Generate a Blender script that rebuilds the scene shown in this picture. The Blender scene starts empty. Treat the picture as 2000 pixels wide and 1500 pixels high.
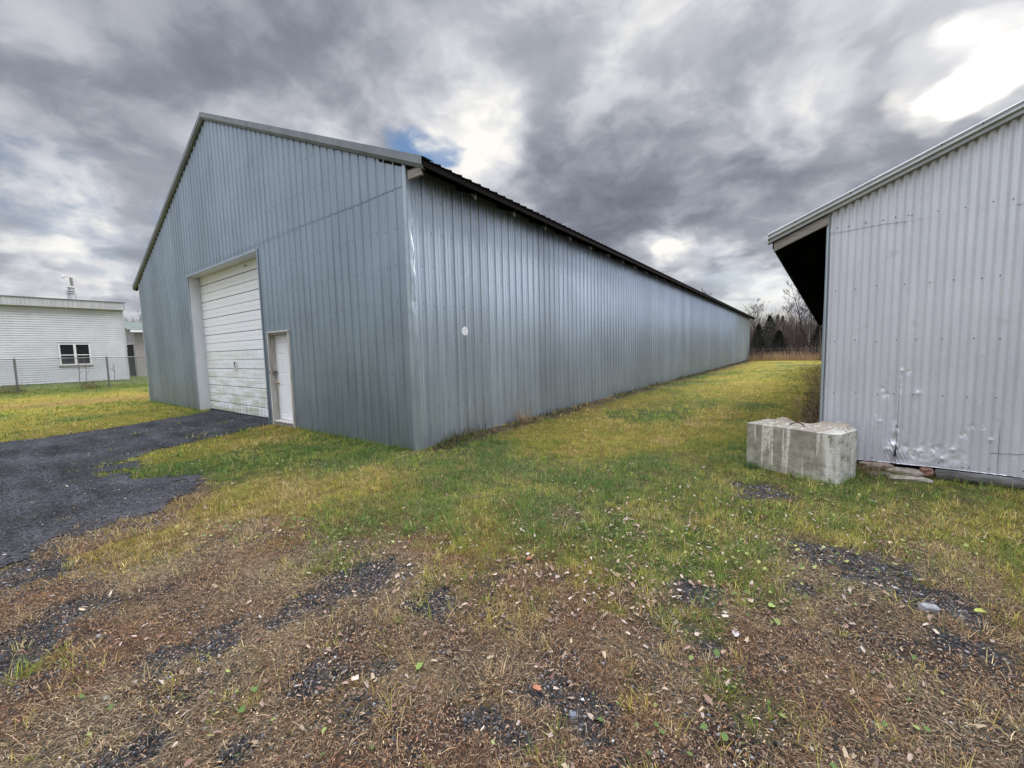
import bpy, math, random
import numpy as np
from mathutils import Vector, Matrix
R=math.radians
random.seed(7); rng=np.random.default_rng(7)
scene=bpy.context.scene
C=scene.collection

# ------------------------------------------------------------------ camera model (solved from the photograph)
F,YAW,PITCH,ROLL=788.74,-.632,-.0817,-.0254
CAM=np.array([4.9774,-4.2139,1.55])
FW=np.array([math.sin(YAW)*math.cos(PITCH),math.cos(YAW)*math.cos(PITCH),math.sin(PITCH)])
RT0=np.array([math.cos(YAW),-math.sin(YAW),0.]); UP0=np.cross(RT0,FW)
RT=RT0*math.cos(ROLL)+UP0*math.sin(ROLL); UP=-RT0*math.sin(ROLL)+UP0*math.cos(ROLL)
def look(px,py):
    d=FW+RT*(px-1000)/F-UP*(py-750)/F
    return d/np.linalg.norm(d)
def gp(px,py,z=0.):
    d=look(px,py); p=CAM+d*(z-CAM[2])/d[2]; return p[0],p[1]

cam=bpy.data.cameras.new('camera'); co=bpy.data.objects.new('camera',cam); C.objects.link(co)
M=Matrix(((RT[0],UP[0],-FW[0],CAM[0]),(RT[1],UP[1],-FW[1],CAM[1]),(RT[2],UP[2],-FW[2],CAM[2]),(0,0,0,1)))
co.matrix_world=M; cam.sensor_width=36; cam.lens=36*F/2000; cam.clip_end=3000; cam.clip_start=.05
scene.camera=co

# ------------------------------------------------------------------ numpy noise
def _h(ix,iy,s):
    n=(ix.astype(np.int64)*374761393+iy.astype(np.int64)*668265263+s*1442695041)&0x7fffffff
    n=((n^(n>>13))*1274126177)&0x7fffffff
    return ((n^(n>>16))&0xffffff)/float(0xffffff)
def vn(x,y,s=0):
    x=np.asarray(x,float); y=np.asarray(y,float)
    ix=np.floor(x);iy=np.floor(y);fx=x-ix;fy=y-iy
    fx=fx*fx*(3-2*fx);fy=fy*fy*(3-2*fy)
    return (_h(ix,iy,s)*(1-fx)+_h(ix+1,iy,s)*fx)*(1-fy)+(_h(ix,iy+1,s)*(1-fx)+_h(ix+1,iy+1,s)*fx)*fy
def fbm(x,y,s=0,o=4):
    a=0;w=.5;t=0
    for i in range(o):
        a=a+w*vn(x*2**i+17.3*i,y*2**i-9.1*i,s+i);t+=w;w*=.5
    return a/t
def sst(a,b,x):
    t=np.clip((x-a)/(b-a),0,1); return t*t*(3-2*t)

# ------------------------------------------------------------------ object helpers
def tag(o,label=None,cat=None,group=None,kind=None):
    if label: o['label']=label
    if cat: o['category']=cat
    if group: o['group']=group
    if kind: o['kind']=kind
    return o
def empty(name,loc=(0,0,0),rz=0):
    o=bpy.data.objects.new(name,None); o.empty_display_size=.2; C.objects.link(o); o.location=loc; o.rotation_euler=(0,0,rz); return o
class MB:
    def __init__(s): s.v=[];s.f=[];s.m=[];s.mi=0
    def vs(s,pts):
        n=len(s.v); s.v+= [tuple(map(float,p)) for p in pts]; return list(range(n,n+len(pts)))
    def face(s,idx): s.f.append(tuple(idx)); s.m.append(s.mi)
    def poly(s,pts): s.face(s.vs(pts))
    def box(s,a,b):
        (x0,y0,z0),(x1,y1,z1)=a,b
        i=s.vs([(x0,y0,z0),(x1,y0,z0),(x1,y1,z0),(x0,y1,z0),(x0,y0,z1),(x1,y0,z1),(x1,y1,z1),(x0,y1,z1)])
        for q in ((0,3,2,1),(4,5,6,7),(0,1,5,4),(1,2,6,5),(2,3,7,6),(3,0,4,7)): s.face([i[k] for k in q])
    def obox(s,c,ax,ay,az):
        c,ax,ay,az=[np.array(t,float) for t in (c,ax,ay,az)]
        i=s.vs([c+sx*ax+sy*ay+sz*az for sz in(-1,1) for sx,sy in((-1,-1),(1,-1),(1,1),(-1,1))])
        for q in ((0,3,2,1),(4,5,6,7),(0,1,5,4),(1,2,6,5),(2,3,7,6),(3,0,4,7)): s.face([i[k] for k in q])
    def tube(s,pts,rad,n=6,cap=True):
        P=[np.array(p,float) for p in pts]
        if not hasattr(rad,'__len__'): rad=[rad]*len(P)
        rings=[]
        for k,p in enumerate(P):
            d=P[min(k+1,len(P)-1)]-P[max(k-1,0)]; d/=np.linalg.norm(d)+1e-9
            a=np.cross(d,(0,0,1.) if abs(d[2])<.9 else (1.,0,0)); a/=np.linalg.norm(a); b=np.cross(d,a)
            rings.append(s.vs([p+rad[k]*(a*math.cos(2*math.pi*j/n)+b*math.sin(2*math.pi*j/n)) for j in range(n)]))
        for k in range(len(P)-1):
            for j in range(n): s.face((rings[k][j],rings[k][(j+1)%n],rings[k+1][(j+1)%n],rings[k+1][j]))
        if cap: s.face(rings[0][::-1]); s.face(rings[-1])
    def build(s,name,mats,parent=None,smooth=False,bevel=0):
        me=bpy.data.meshes.new(name); me.from_pydata(s.v,[],s.f)
        for m in (mats if isinstance(mats,(list,tuple)) else [mats]): me.materials.append(m)
        me.polygons.foreach_set('material_index',s.m)
        if smooth: me.polygons.foreach_set('use_smooth',[True]*len(s.f))
        me.update()
        o=bpy.data.objects.new(name,me); C.objects.link(o)
        if parent: o.parent=parent
        if bevel:
            b=o.modifiers.new('b','BEVEL'); b.width=bevel; b.segments=2; b.limit_method='ANGLE'
        return o
def npmesh(name,V,Fq,Ft,mat,col=None,parent=None,smooth=False):
    me=bpy.data.meshes.new(name)
    nq=len(Fq);nt=len(Ft)
    me.vertices.add(len(V)); me.vertices.foreach_set('co',np.ascontiguousarray(V,dtype=np.float32).ravel())
    loops=np.concatenate([np.asarray(Fq,dtype=np.int32).ravel(),np.asarray(Ft,dtype=np.int32).ravel()])
    me.loops.add(len(loops)); me.loops.foreach_set('vertex_index',loops)
    me.polygons.add(nq+nt)
    st=np.concatenate([np.arange(nq)*4,nq*4+np.arange(nt)*3]).astype(np.int32)
    me.polygons.foreach_set('loop_start',st)
    if smooth: me.polygons.foreach_set('use_smooth',np.ones(nq+nt,dtype=bool))
    me.update(calc_edges=True)
    if col is not None:
        a=me.color_attributes.new('col','FLOAT_COLOR','POINT')
        c=np.ones((len(V),4),dtype=np.float32); c[:,:3]=col; a.data.foreach_set('color',c.ravel())
    me.materials.append(mat)
    o=bpy.data.objects.new(name,me); C.objects.link(o)
    if parent: o.parent=parent
    return o

# ------------------------------------------------------------------ materials
class NT:
    def __init__(s,nt): s.nt=nt; s.N=nt.nodes; s.L=nt.links
    def n(s,t,**k):
        x=s.N.new(t)
        for a,b in k.items(): setattr(x,a,b)
        return x
    def set(s,sock,v):
        if hasattr(v,'is_output'): s.L.new(v,sock)
        else: sock.default_value=v
    def math(s,op,a,b=0.,c=0.,clamp=False):
        x=s.n('ShaderNodeMath',operation=op,use_clamp=clamp); s.set(x.inputs[0],a); s.set(x.inputs[1],b); s.set(x.inputs[2],c); return x.outputs[0]
    def vm(s,op,a,b=(0,0,0),sc=None):
        x=s.n('ShaderNodeVectorMath',operation=op); s.set(x.inputs[0],a); s.set(x.inputs[1],b)
        if sc is not None: s.set(x.inputs[3],sc)
        return x.outputs['Value'] if op in('DOT_PRODUCT','LENGTH') else x.outputs[0]
    def mr(s,v,a,b,c=0.,d=1.,t='SMOOTHSTEP'):
        x=s.n('ShaderNodeMapRange',interpolation_type=t); s.set(x.inputs[0],v)
        for i,q in enumerate((a,b,c,d)): s.set(x.inputs[1+i],q)
        return x.outputs[0]
    def noise(s,vec,sc,det=4,ro=.55,dist=0.,out=0):
        x=s.n('ShaderNodeTexNoise'); 
        if vec is not None: s.set(x.inputs['Vector'],vec)
        x.inputs['Scale'].default_value=sc;x.inputs['Detail'].default_value=det;x.inputs['Roughness'].default_value=ro;x.inputs['Distortion'].default_value=dist
        return x.outputs[out]
    def mix(s,f,a,b,bt='MIX'):
        x=s.n('ShaderNodeMix',data_type='RGBA',blend_type=bt); s.set(x.inputs[0],f)
        for i,q in ((6,a),(7,b)):
            if not hasattr(q,'is_output') and len(q)==3: q=(*q,1)
            s.set(x.inputs[i],q)
        return x.outputs[2]
    def xyz(s,v):
        x=s.n('ShaderNodeSeparateXYZ'); s.set(x.inputs[0],v); return x.outputs
    def comb(s,a,b,c):
        x=s.n('ShaderNodeCombineXYZ'); s.set(x.inputs[0],a);s.set(x.inputs[1],b);s.set(x.inputs[2],c); return x.outputs[0]
    def scl(s,v,sc): return s.vm('MULTIPLY',v,sc)
def newmat(name):
    m=bpy.data.materials.new(name); m.use_nodes=True; t=NT(m.node_tree)
    b=[n for n in t.N if n.type=='BSDF_PRINCIPLED'][0]
    t.p=t.n('ShaderNodeTexCoord').outputs['Object']; t.b=b
    return m,t
def bump(t,h,st=.3,dist=.01,normal=None):
    x=t.n('ShaderNodeBump'); x.inputs['Strength'].default_value=st; x.inputs['Distance'].default_value=dist
    t.L.new(h,x.inputs['Height'])
    if normal is not None: t.L.new(normal,x.inputs['Normal'])
    return x.outputs[0]
def simple(name,c1,c2=None,rough=.7,metal=0.,sc=8.,stretch=(1,1,1),bst=0.,bd=.005,det=5,spec=.5,grain=0.):
    m,t=newmat(name); b=t.b
    c2=c2 or c1
    p=t.scl(t.p,stretch)
    n=t.noise(p,sc,det,.6)
    f=t.mr(n,.3,.7)
    col=t.mix(f,c1,c2)
    if grain:
        g=t.noise(t.p,sc*20,2,.5); col=t.mix(t.mr(g,.3,.7,0,grain),col,(0,0,0))
    t.L.new(col,b.inputs['Base Color'])
    b.inputs['Roughness'].default_value=rough; b.inputs['Metallic'].default_value=metal; b.inputs['Specular IOR Level'].default_value=spec
    if bst:
        t.L.new(bump(t,n,bst,bd),b.inputs['Normal'])
    return m
def siding_metal(name,base,metal,rough,ulen='x'):
    """weathered galvanised sheet: per-sheet tone, spangle, streaks running down, oil-canning"""
    m,t=newmat(name); b=t.b; X,Y,Z=t.xyz(t.p)
    U=X if ulen=='x' else Y
    st=t.noise(t.comb(t.math('MULTIPLY',U,18.),0.,t.math('MULTIPLY',Z,.55)),1.,5,.62)
    sheet=t.n('ShaderNodeTexWhiteNoise',noise_dimensions='1D'); t.set(sheet.inputs['W'],t.math('FLOOR',t.math('DIVIDE',U,.9144)))
    big=t.noise(t.p,.7,4,.6)
    sp=t.noise(t.p,90.,2,.5)
    k=t.math('ADD',t.math('MULTIPLY',st,.50),t.math('MULTIPLY',sheet.outputs['Value'],.16))
    k=t.math('ADD',k,t.math('MULTIPLY',big,.4)); k=t.math('ADD',k,t.math('MULTIPLY',sp,.14))
    f=t.mr(k,.40,.78,0.,1.,'LINEAR')
    c1=tuple(v*.74 for v in base); c2=tuple(min(1,v*1.18) for v in base)
    col=t.mix(f,c1,c2)
    # dirt splashed up from the ground and rusty scuffs
    low=t.math('MULTIPLY',t.mr(Z,.05,.55,1.,0.),t.mr(t.noise(t.comb(t.math('MULTIPLY',U,7.),0.,t.math('MULTIPLY',Z,2.)),1.,4,.6),.42,.68))
    col=t.mix(t.math('MULTIPLY',low,.4),col,(.22,.235,.25))
    # dark soffit reflection painted into the colour as ragged tongues below the eave
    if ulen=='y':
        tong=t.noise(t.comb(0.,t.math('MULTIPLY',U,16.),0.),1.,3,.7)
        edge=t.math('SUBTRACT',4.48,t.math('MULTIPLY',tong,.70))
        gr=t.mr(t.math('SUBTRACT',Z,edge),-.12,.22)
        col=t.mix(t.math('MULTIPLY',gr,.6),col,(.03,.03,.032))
    t.L.new(col,b.inputs['Base Color'])
    b.inputs['Metallic'].default_value=metal
    t.L.new(t.mr(st,.3,.75,rough-.08,rough+.1,'LINEAR'),b.inputs['Roughness'])
    oc=t.noise(t.comb(t.math('MULTIPLY',X,4.),t.math('MULTIPLY',Y,4.),t.math('MULTIPLY',Z,1.1)),1.,2,.5)
    n1=bump(t,oc,.25,.02)
    n2=bump(t,sp,.06,.002,n1)
    t.L.new(n2,b.inputs['Normal'])
    return m
MAT={}
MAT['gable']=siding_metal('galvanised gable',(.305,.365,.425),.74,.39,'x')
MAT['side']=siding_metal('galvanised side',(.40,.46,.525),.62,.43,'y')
MAT['trim']=simple('galvanised trim',(.33,.39,.44),(.43,.49,.54),.42,.7,3,(1,1,.5),.15,.01)
MAT['rake']=simple('dull rake trim',(.15,.17,.19),(.21,.23,.25),.6,.3,2,(1,1,1),.05,.01)
MAT['screw']=simple('screw',(.05,.05,.06),None,.6,.2)
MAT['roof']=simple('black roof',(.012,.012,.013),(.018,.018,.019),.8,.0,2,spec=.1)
MAT['dwood']=simple('dark wood',(.006,.005,.0045),(.012,.009,.008),.95,0,3,(1,1,6),.3,.004,spec=.08)
MAT['gwood']=simple('grey wood',(.20,.18,.16),(.32,.29,.27),.9,0,4,(1,1,8),.4,.004)
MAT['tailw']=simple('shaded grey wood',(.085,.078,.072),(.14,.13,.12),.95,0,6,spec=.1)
MAT['wwood']=simple('weathered white wood',(.34,.31,.27),(.62,.60,.57),.85,0,3,(6,6,.6),.3,.003)
MAT['white']=simple('white paint',(.86,.87,.88),(.80,.81,.82),.45,0,2,(1,1,1),.03,.003)
MAT['jamb']=simple('painted jamb',(.76,.78,.80),(.66,.68,.70),.5,.1,2,(1,1,.5),.05,.004)
MAT['black']=simple('dark void',(.012,.012,.013),None,.9)
MAT['steel']=simple('old steel',(.16,.15,.14),(.25,.22,.2),.5,.6,20)
MAT['rust']=simple('rusty bar',(.06,.035,.025),(.10,.06,.04),.8,.2,30)
MAT['brass']=simple('knob',(.45,.38,.22),None,.35,.8)

def door_mat():
    m,t=newmat('door paint'); b=t.b; X,Y,Z=t.xyz(t.p)
    col=(.84,.86,.88,1)
    g=t.noise(t.comb(t.math('MULTIPLY',X,1.1),0.,t.math('MULTIPLY',Z,7.)),1.,4,.6)
    d=t.noise(t.comb(t.math('MULTIPLY',X,14.),0.,t.math('MULTIPLY',Z,1.2)),1.,4,.6)
    band=t.math('ADD',t.mr(Z,1.95,.15,0.,1.,'LINEAR'),t.math('MULTIPLY',t.mr(t.math('ABSOLUTE',t.math('SUBTRACT',Z,1.62)),.0,.16,1.,0.),.35))
    amt=t.math('MULTIPLY',t.mr(t.math('ADD',g,t.math('MULTIPLY',d,.35)),.55,.80),t.math('MULTIPLY',band,.75),clamp=True)
    c=t.mix(amt,col,(.36,.42,.24))
    c=t.mix(t.math('MULTIPLY',t.mr(d,.5,.75),.15),c,(.45,.42,.36))
    lowd=t.math('MULTIPLY',t.mr(Z,.35,.05,0.,1.),t.mr(d,.45,.7))
    c=t.mix(t.math('MULTIPLY',lowd,.7),c,(.25,.19,.12))
    t.L.new(c,b.inputs['Base Color']); b.inputs['Roughness'].default_value=.45
    return m
MAT['door']=door_mat()

# ------------------------------------------------------------------ ground height and cover
def hgt(x,y):
    x=np.asarray(x,float);y=np.asarray(y,float)
    h=.030*(fbm(x*.45,y*.45,3,3)-.5)+.02*(fbm(x*1.7,y*1.7,5,3)-.5)
    l=sst(-15,-30,x)
    h=h+.40*sst(-19.5,-25,x)-.10*np.exp(-((x+18.3)/1.6)**2)+(.12*(fbm(x*.25,y*.25,9,2)-.5))*l
    h=h-.06*sst(6,30,y)*(x>0)
    # low soil heap along the long wall
    h=h+.05*np.exp(-((x-.12)/.22)**2)*sst(.2,.8,y)*(y<46)*(.5+fbm(x*2,y*2,8,2))
    return h
def H(x,y): return float(hgt(np.array([x]),np.array([y]))[0])
def blob(x,y,c,r,seed,edge=.5):
    """ragged patch round a ground point"""
    d=np.sqrt((x-c[0])**2+(y-c[1])**2)/r
    return sst(1.15,.55,d+edge*1.5*(fbm(x*3.5/max(r,.3),y*3.5/max(r,.3),seed,3)-.5)*2)
GRAV=[((430,1250),.17),((330,1285),.13),((620,1330),.13),((720,1385),.13),((1060,1345),.12),((1150,1400),.14),((1010,1440),.10),((1640,1088),.32),((1730,1130),.28),((1830,1180),.24),((1890,1260),.16),((1350,1155),.16),((720,1130),.28),((600,1180),.2),((850,1180),.2),((280,1470),.10),((200,1500),.12),((30,1270),.25),((60,1120),.3),((470,1460),.08),((1390,1270),.08),((1480,960),.3),((760,1300),.09),((950,1400),.09),((540,1220),.1),((150,1195),.2),((1560,1150),.1)]
GRAV=[(gp(*p),r*.95) for p,r in GRAV]
def inpoly(x,y,P):
    ins=np.zeros(x.shape,bool); n=len(P)
    for i in range(n):
        x0,y0=P[i];x1,y1=P[(i+1)%n]
        c=((y0>y)!=(y1>y))&(x<(x1-x0)*(y-y0)/((y1-y0)+1e-12)+x0)
        ins^=c
    return ins
D1=[gp(*p) for p in [(527,829),(470,842),(400,856),(330,876),(250,900),(150,926),(60,946),(0,960)]]+[(-3.2,-8),(-3.0,-16),(-8.5,-16),(-8.6,-8)]+[gp(*p) for p in [(0,866),(100,853),(200,840),(300,822),(400,806)]]
D1=[(-5.1,.32)]+D1+[(-9.9,.32)]
D2=[gp(*p) for p in [(230,910),(345,948),(350,965),(300,990),(240,1012),(150,1045),(60,1082),(0,1102)]]+[(.3,-6),(.5,-16),(-3.0,-16),(-3.1,-8)]+[gp(*p) for p in [(0,956),(60,941),(140,925)]]
def drive(x,y):
    a=.30*(fbm(x*2.2,y*2.2,21,5)-.5)*2; b=.30*(fbm(x*2.2+40,y*2.2,22,4)-.5)*2
    k=sst(.2,-1.2,y)
    e1=.16*(fbm(x*9,y*9,23,3)-.5)*2; a=a+e1; b=b-e1
    m1=inpoly(x+a*k,y+b*k,D1); m2=inpoly(x+a*1.6,y+b*1.6,D2)
    return m1|m2
GRN=[(gp(*p),r_,a_) for p,r_,a_ in [((1270,1110),.55,1.),((1330,1190),.3,.8),((1480,1150),.3,.8),((900,1140),.35,.6),((1000,1190),.25,.5),((80,1290),.12,.7),((480,1370),.12,.5),((1500,1390),.15,.5),((1620,1010),.6,1.),((640,1100),.4,.6),((1250,1330),.12,.5),((1400,1330),.14,.6)]]
BRN=[(gp(*p),r_,a_) for p,r_,a_ in [((520,1080),.6,.7),((760,1060),.4,.5),((1650,1140),.5,.8),((1120,1010),.25,.5),((1850,1100),.4,.6),((330,960),.5,.8)]]
def cover(x,y):
    """returns green, straw, gravel, yellow weights 0..1"""
    dc=np.hypot(x-CAM[0],y-CAM[1])
    ang=np.arctan2(x-CAM[0],y-CAM[1])-YAW      # <0 left
    n=fbm(x*.9,y*.9,31,4)-.5; n2=fbm(x*2.6,y*2.6,33,4)-.5
    thr=2.55+np.where(ang<0,1.7*sst(-.15,-.75,ang),0)+.5*sst(.45,.75,ang)-.25*np.exp(-((ang-.2)/.15)**2)
    green=sst(-.6,.6,(dc-thr)+2.4*n+1.7*n2)
    grav=np.zeros_like(dc)
    for i,(c,r) in enumerate(GRAV): grav=np.maximum(grav,blob(x,y,c,r,50+i))
    extra=sst(.60,.72,fbm(x*1.8,y*1.8,37,3))*sst(3.6,2.6,dc)*.35
    grav=np.maximum(grav,extra)
    yel=sst(.38,.62,fbm(x*.55,y*.4,41,4)+.10*sst(7,14,dc))
    for (c,r_,am) in GRN: green=np.maximum(green,blob(x,y,c,r_,70)*am)
    for (c,r_,am) in BRN: green=green*(1-am*blob(x,y,c,r_,71))
    # worn dry shoulder beside the driveway
    sh=inpoly(x+.3*n2,y+.3*n,[(a[0]+.0,a[1]+.0) for a in [gp(0,1040),gp(150,985),gp(350,930),gp(420,960),gp(330,1030),gp(150,1090),gp(0,1150)]])
    green=np.where(sh,green*.25,green)
    return green,grav,yel
G_GREEN=np.array([.125,.175,.038]);G_YEL=np.array([.33,.27,.045]);G_STRAW=np.array([.44,.35,.20]);G_RED=np.array([.19,.12,.078]);G_SOIL=np.array([.055,.038,.030]);G_GRAV=np.array([.042,.040,.040])

def lines():
    def seg(a,b,st): return list(np.arange(a,b,st))
    xs=seg(-9,9,.05)
    s=.05;x=9.
    R_=[]
    while x<700: R_.append(x); s*=1.12; x+=s
    L_=[];x=-9.;s=.05
    while x>-32: x-=s; L_.append(x); s=min(s*1.08,.35)
    while x>-700: x-=s; L_.append(x); s*=1.15
    xs=L_[::-1]+xs+R_
    ys=seg(-5.5,7,.05); y=7.;s=.05;R_=[]
    while y<50: R_.append(y); s=min(s*1.04,.35); y+=s
    while y<700: R_.append(y); s*=1.15;y+=s
    L_=[];y=-5.5;s=.05
    while y>-700: y-=s; L_.append(y); s*=1.15
    return np.array(xs),np.array(L_[::-1]+ys+R_)
xs,ys=lines()
GX,GY=np.meshgrid(xs,ys); gx=GX.ravel();gy=GY.ravel()
green,grav,yel=cover(gx,gy)
gz=hgt(gx,gy)
far=sst(150,600,np.hypot(gx,gy)); gz=gz*(1-far)
def mixc(a,b,f): return a*(1-f[:,None])+b*f[:,None]
nA=fbm(gx*7,gy*7,61,3); nB=fbm(gx*2.,gy*2.,63,4)
gc=mixc(np.tile(G_GREEN*.8,(len(gx),1)),np.tile(G_YEL*.8,(len(gx),1)),yel)
dry=mixc(np.tile(G_SOIL,(len(gx),1)),np.tile(G_RED*.55,(len(gx),1)),sst(.35,.75,nA))
dry=mixc(dry,np.tile(G_STRAW*.5,(len(gx),1)),sst(.5,.8,nB))
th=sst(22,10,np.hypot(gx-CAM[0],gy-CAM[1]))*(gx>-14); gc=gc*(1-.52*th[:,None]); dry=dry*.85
gc=mixc(dry,gc,green)
# leaf-brown ditch and rough band left of the barn
dit=np.exp(-((gx+18.6+.8*(nB-.5))/1.5)**2); gc=mixc(gc,np.tile(np.array([.22,.15,.045]),(len(gx),1)),np.clip(dit*1.1*sst(.3,.6,nB+.2),0,1))
gc=mixc(gc,np.tile(G_GREEN*.6,(len(gx),1)),sst(-20.5,-22.5,gx)*.85)
wall=np.maximum(np.exp(-((gx-.15)/.28)**2),.9*sst(1.1,.5,gx+.7*(nB-.5)*2)*sst(6,16,gy)*sst(.35,.6,nA))*(gy>.1)*(gy<46)*(gx>-.3); gc=mixc(gc,np.tile(G_SOIL,(len(gx),1)),np.clip(wall*1.2*sst(.3,.5,nB+.12),0,1))
gc=mixc(gc,np.tile(G_GRAV,(len(gx),1)),np.clip(grav*1.1,0,1))
meadow=sst(43,45,gy)*(gx>-40); gc=mixc(gc,np.tile(np.array([.10,.065,.03]),(len(gx),1)),meadow*.8)
nx_,ny_=len(xs),len(ys)
idx=np.arange(nx_*ny_).reshape(ny_,nx_)
Fq=np.stack([idx[:-1,:-1],idx[:-1,1:],idx[1:,1:],idx[1:,:-1]],-1).reshape(-1,4)
def ground_mat():
    m,t=newmat('ground'); b=t.b
    a=t.n('ShaderNodeAttribute',attribute_name='col').outputs['Color']
    n1=t.noise(t.p,55.,5,.7); n2=t.noise(t.p,6.,5,.65); n3=t.noise(t.scl(t.p,(1,.35,1)),1.4,4,.6)
    f=t.math('ADD',t.math('ADD',t.mr(n1,.25,.75,.35,1.25,'LINEAR'),t.mr(n2,.3,.7,-.3,.35,'LINEAR')),t.mr(n3,.3,.7,-.16,.18,'LINEAR'))
    vs_=t.n('ShaderNodeTexVoronoi'); t.set(vs_.inputs['Vector'],t.scl(t.p,(1.,1.7,1.))); vs_.inputs['Scale'].default_value=70.
    f=t.math('MULTIPLY',f,t.mr(t.xyz(vs_.outputs['Color'])[0],0.,1.,.45,1.6,'LINEAR'))
    c=t.vm('SCALE',a,sc=f)
    hue=t.noise(t.p,2.3,5,.65,out=0)
    c=t.mix(t.math('MULTIPLY',t.mr(hue,.5,.72),.3),c,(.26,.19,.05))
    t.L.new(c,b.inputs['Base Color']); b.inputs['Roughness'].default_value=.95; b.inputs['Specular IOR Level'].default_value=.15
    t.L.new(bump(t,n1,.9,.02),b.inputs['Normal'])
    return m
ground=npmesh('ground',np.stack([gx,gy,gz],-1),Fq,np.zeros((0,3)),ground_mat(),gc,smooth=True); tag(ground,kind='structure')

# driveway sheet of crushed dark stone
def grid_sheet(x0,x1,y0,y1,st,maskf,dz):
    X,Y=np.meshgrid(np.arange(x0,x1,st),np.arange(y0,y1,st)); x=X.ravel();y=Y.ravel()
    m=maskf(x,y).reshape(X.shape)
    i=np.arange(X.size).reshape(X.shape)
    ok=m[:-1,:-1]&m[1:,1:]&m[1:,:-1]&m[:-1,1:]
    q=np.stack([i[:-1,:-1],i[:-1,1:],i[1:,1:],i[1:,:-1]],-1)[ok]
    used=np.unique(q); remap=-np.ones(X.size,int); remap[used]=np.arange(len(used))
    V=np.stack([x[used],y[used],hgt(x[used],y[used])+dz],-1)
    return V,remap[q]
V,Q=grid_sheet(-12,1,-16,.36,.04,drive,.010)
V[:,2]+=.012*(fbm(V[:,0]*6,V[:,1]*6,71,3)-.5)
m,t=newmat('crushed stone'); 
vo=t.n('ShaderNodeTexVoronoi'); t.set(vo.inputs['Vector'],t.p); vo.inputs['Scale'].default_value=62.
big=t.noise(t.p,1.1,5,.6); cc=t.mix(t.mr(big,.3,.7),(.018,.0185,.0205),(.036,.037,.041))
cc=t.vm('SCALE',cc,sc=t.mr(t.noise(t.scl(t.p,(.7,2.6,1.)),1.3,4,.6),.3,.7,.62,1.5,'LINEAR'))
cc=t.vm('SCALE',cc,sc=t.mr(t.xyz(vo.outputs['Color'])[0],0.,1.,.3,2.2,'LINEAR'))
t.L.new(cc,t.b.inputs['Base Color']); t.b.inputs['Roughness'].default_value=.9; t.b.inputs['Specular IOR Level'].default_value=.12
t.L.new(bump(t,vo.outputs['Distance'],.8,.012),t.b.inputs['Normal']); MAT['stone_sheet']=m
dr=npmesh('driveway',V,Q,np.zeros((0,3)),m,smooth=True); tag(dr,kind='structure')

# ------------------------------------------------------------------ blades, leaves, stones
def attr_mat(name,rough=.8,trans=0.,spec=.3,var=0):
    m,t=newmat(name); a=t.n('ShaderNodeAttribute',attribute_name='col').outputs['Color']
    t.L.new(a,t.b.inputs['Base Color']); t.b.inputs['Roughness'].default_value=rough; t.b.inputs['Specular IOR Level'].default_value=spec
    if trans:
        tr=t.n('ShaderNodeBsdfTranslucent'); t.L.new(a,tr.inputs[0]); mx=t.n('ShaderNodeMixShader'); mx.inputs[0].default_value=trans
        t.L.new(t.b.outputs[0],mx.inputs[1]); t.L.new(tr.outputs[0],mx.inputs[2]); t.L.new(mx.outputs[0],t.N['Material Output'].inputs[0])
    return m
MAT['blade']=attr_mat('blade',.75,.3,.2); MAT['leafm']=attr_mat('leaf litter',.8,.15,.25); MAT['pebble']=attr_mat('pebble',.9,0,.15)
def sample(n,rmin,rmax,amin=-1.06,amax=.98,power=1.):
    r=rmin+(rmax-rmin)*rng.random(n)**power; a=YAW+rng.uniform(amin,amax,n)
    return CAM[0]+r*np.sin(a),CAM[1]+r*np.cos(a),r
RBA=R(1.9); RE=np.array([math.cos(RBA),-math.sin(RBA)]); RN=np.array([math.sin(RBA),math.cos(RBA)]); RP=np.array([5.433,2.12])
BN=np.array([5.275,1.321]); BU=np.array([math.cos(R(157)),math.sin(R(157))]); BV=np.array([math.cos(R(67)),math.sin(R(67))])
def blocked(x,y):
    b=(x<.03)&(x>-15.4)&(y>-.03)&(y<45.3)
    s=(x-RP[0])*RE[0]+(y-RP[1])*RE[1]; n=(x-RP[0])*RN[0]+(y-RP[1])*RN[1]
    b|=(s>-.25)&(n>.1)
    u=(x-BN[0])*BU[0]+(y-BN[1])*BU[1]; v=(x-BN[0])*BV[0]+(y-BN[1])*BV[1]
    b|=(u>-.02)&(u<1.02)&(v>-.02)&(v<.62)
    return b
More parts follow.
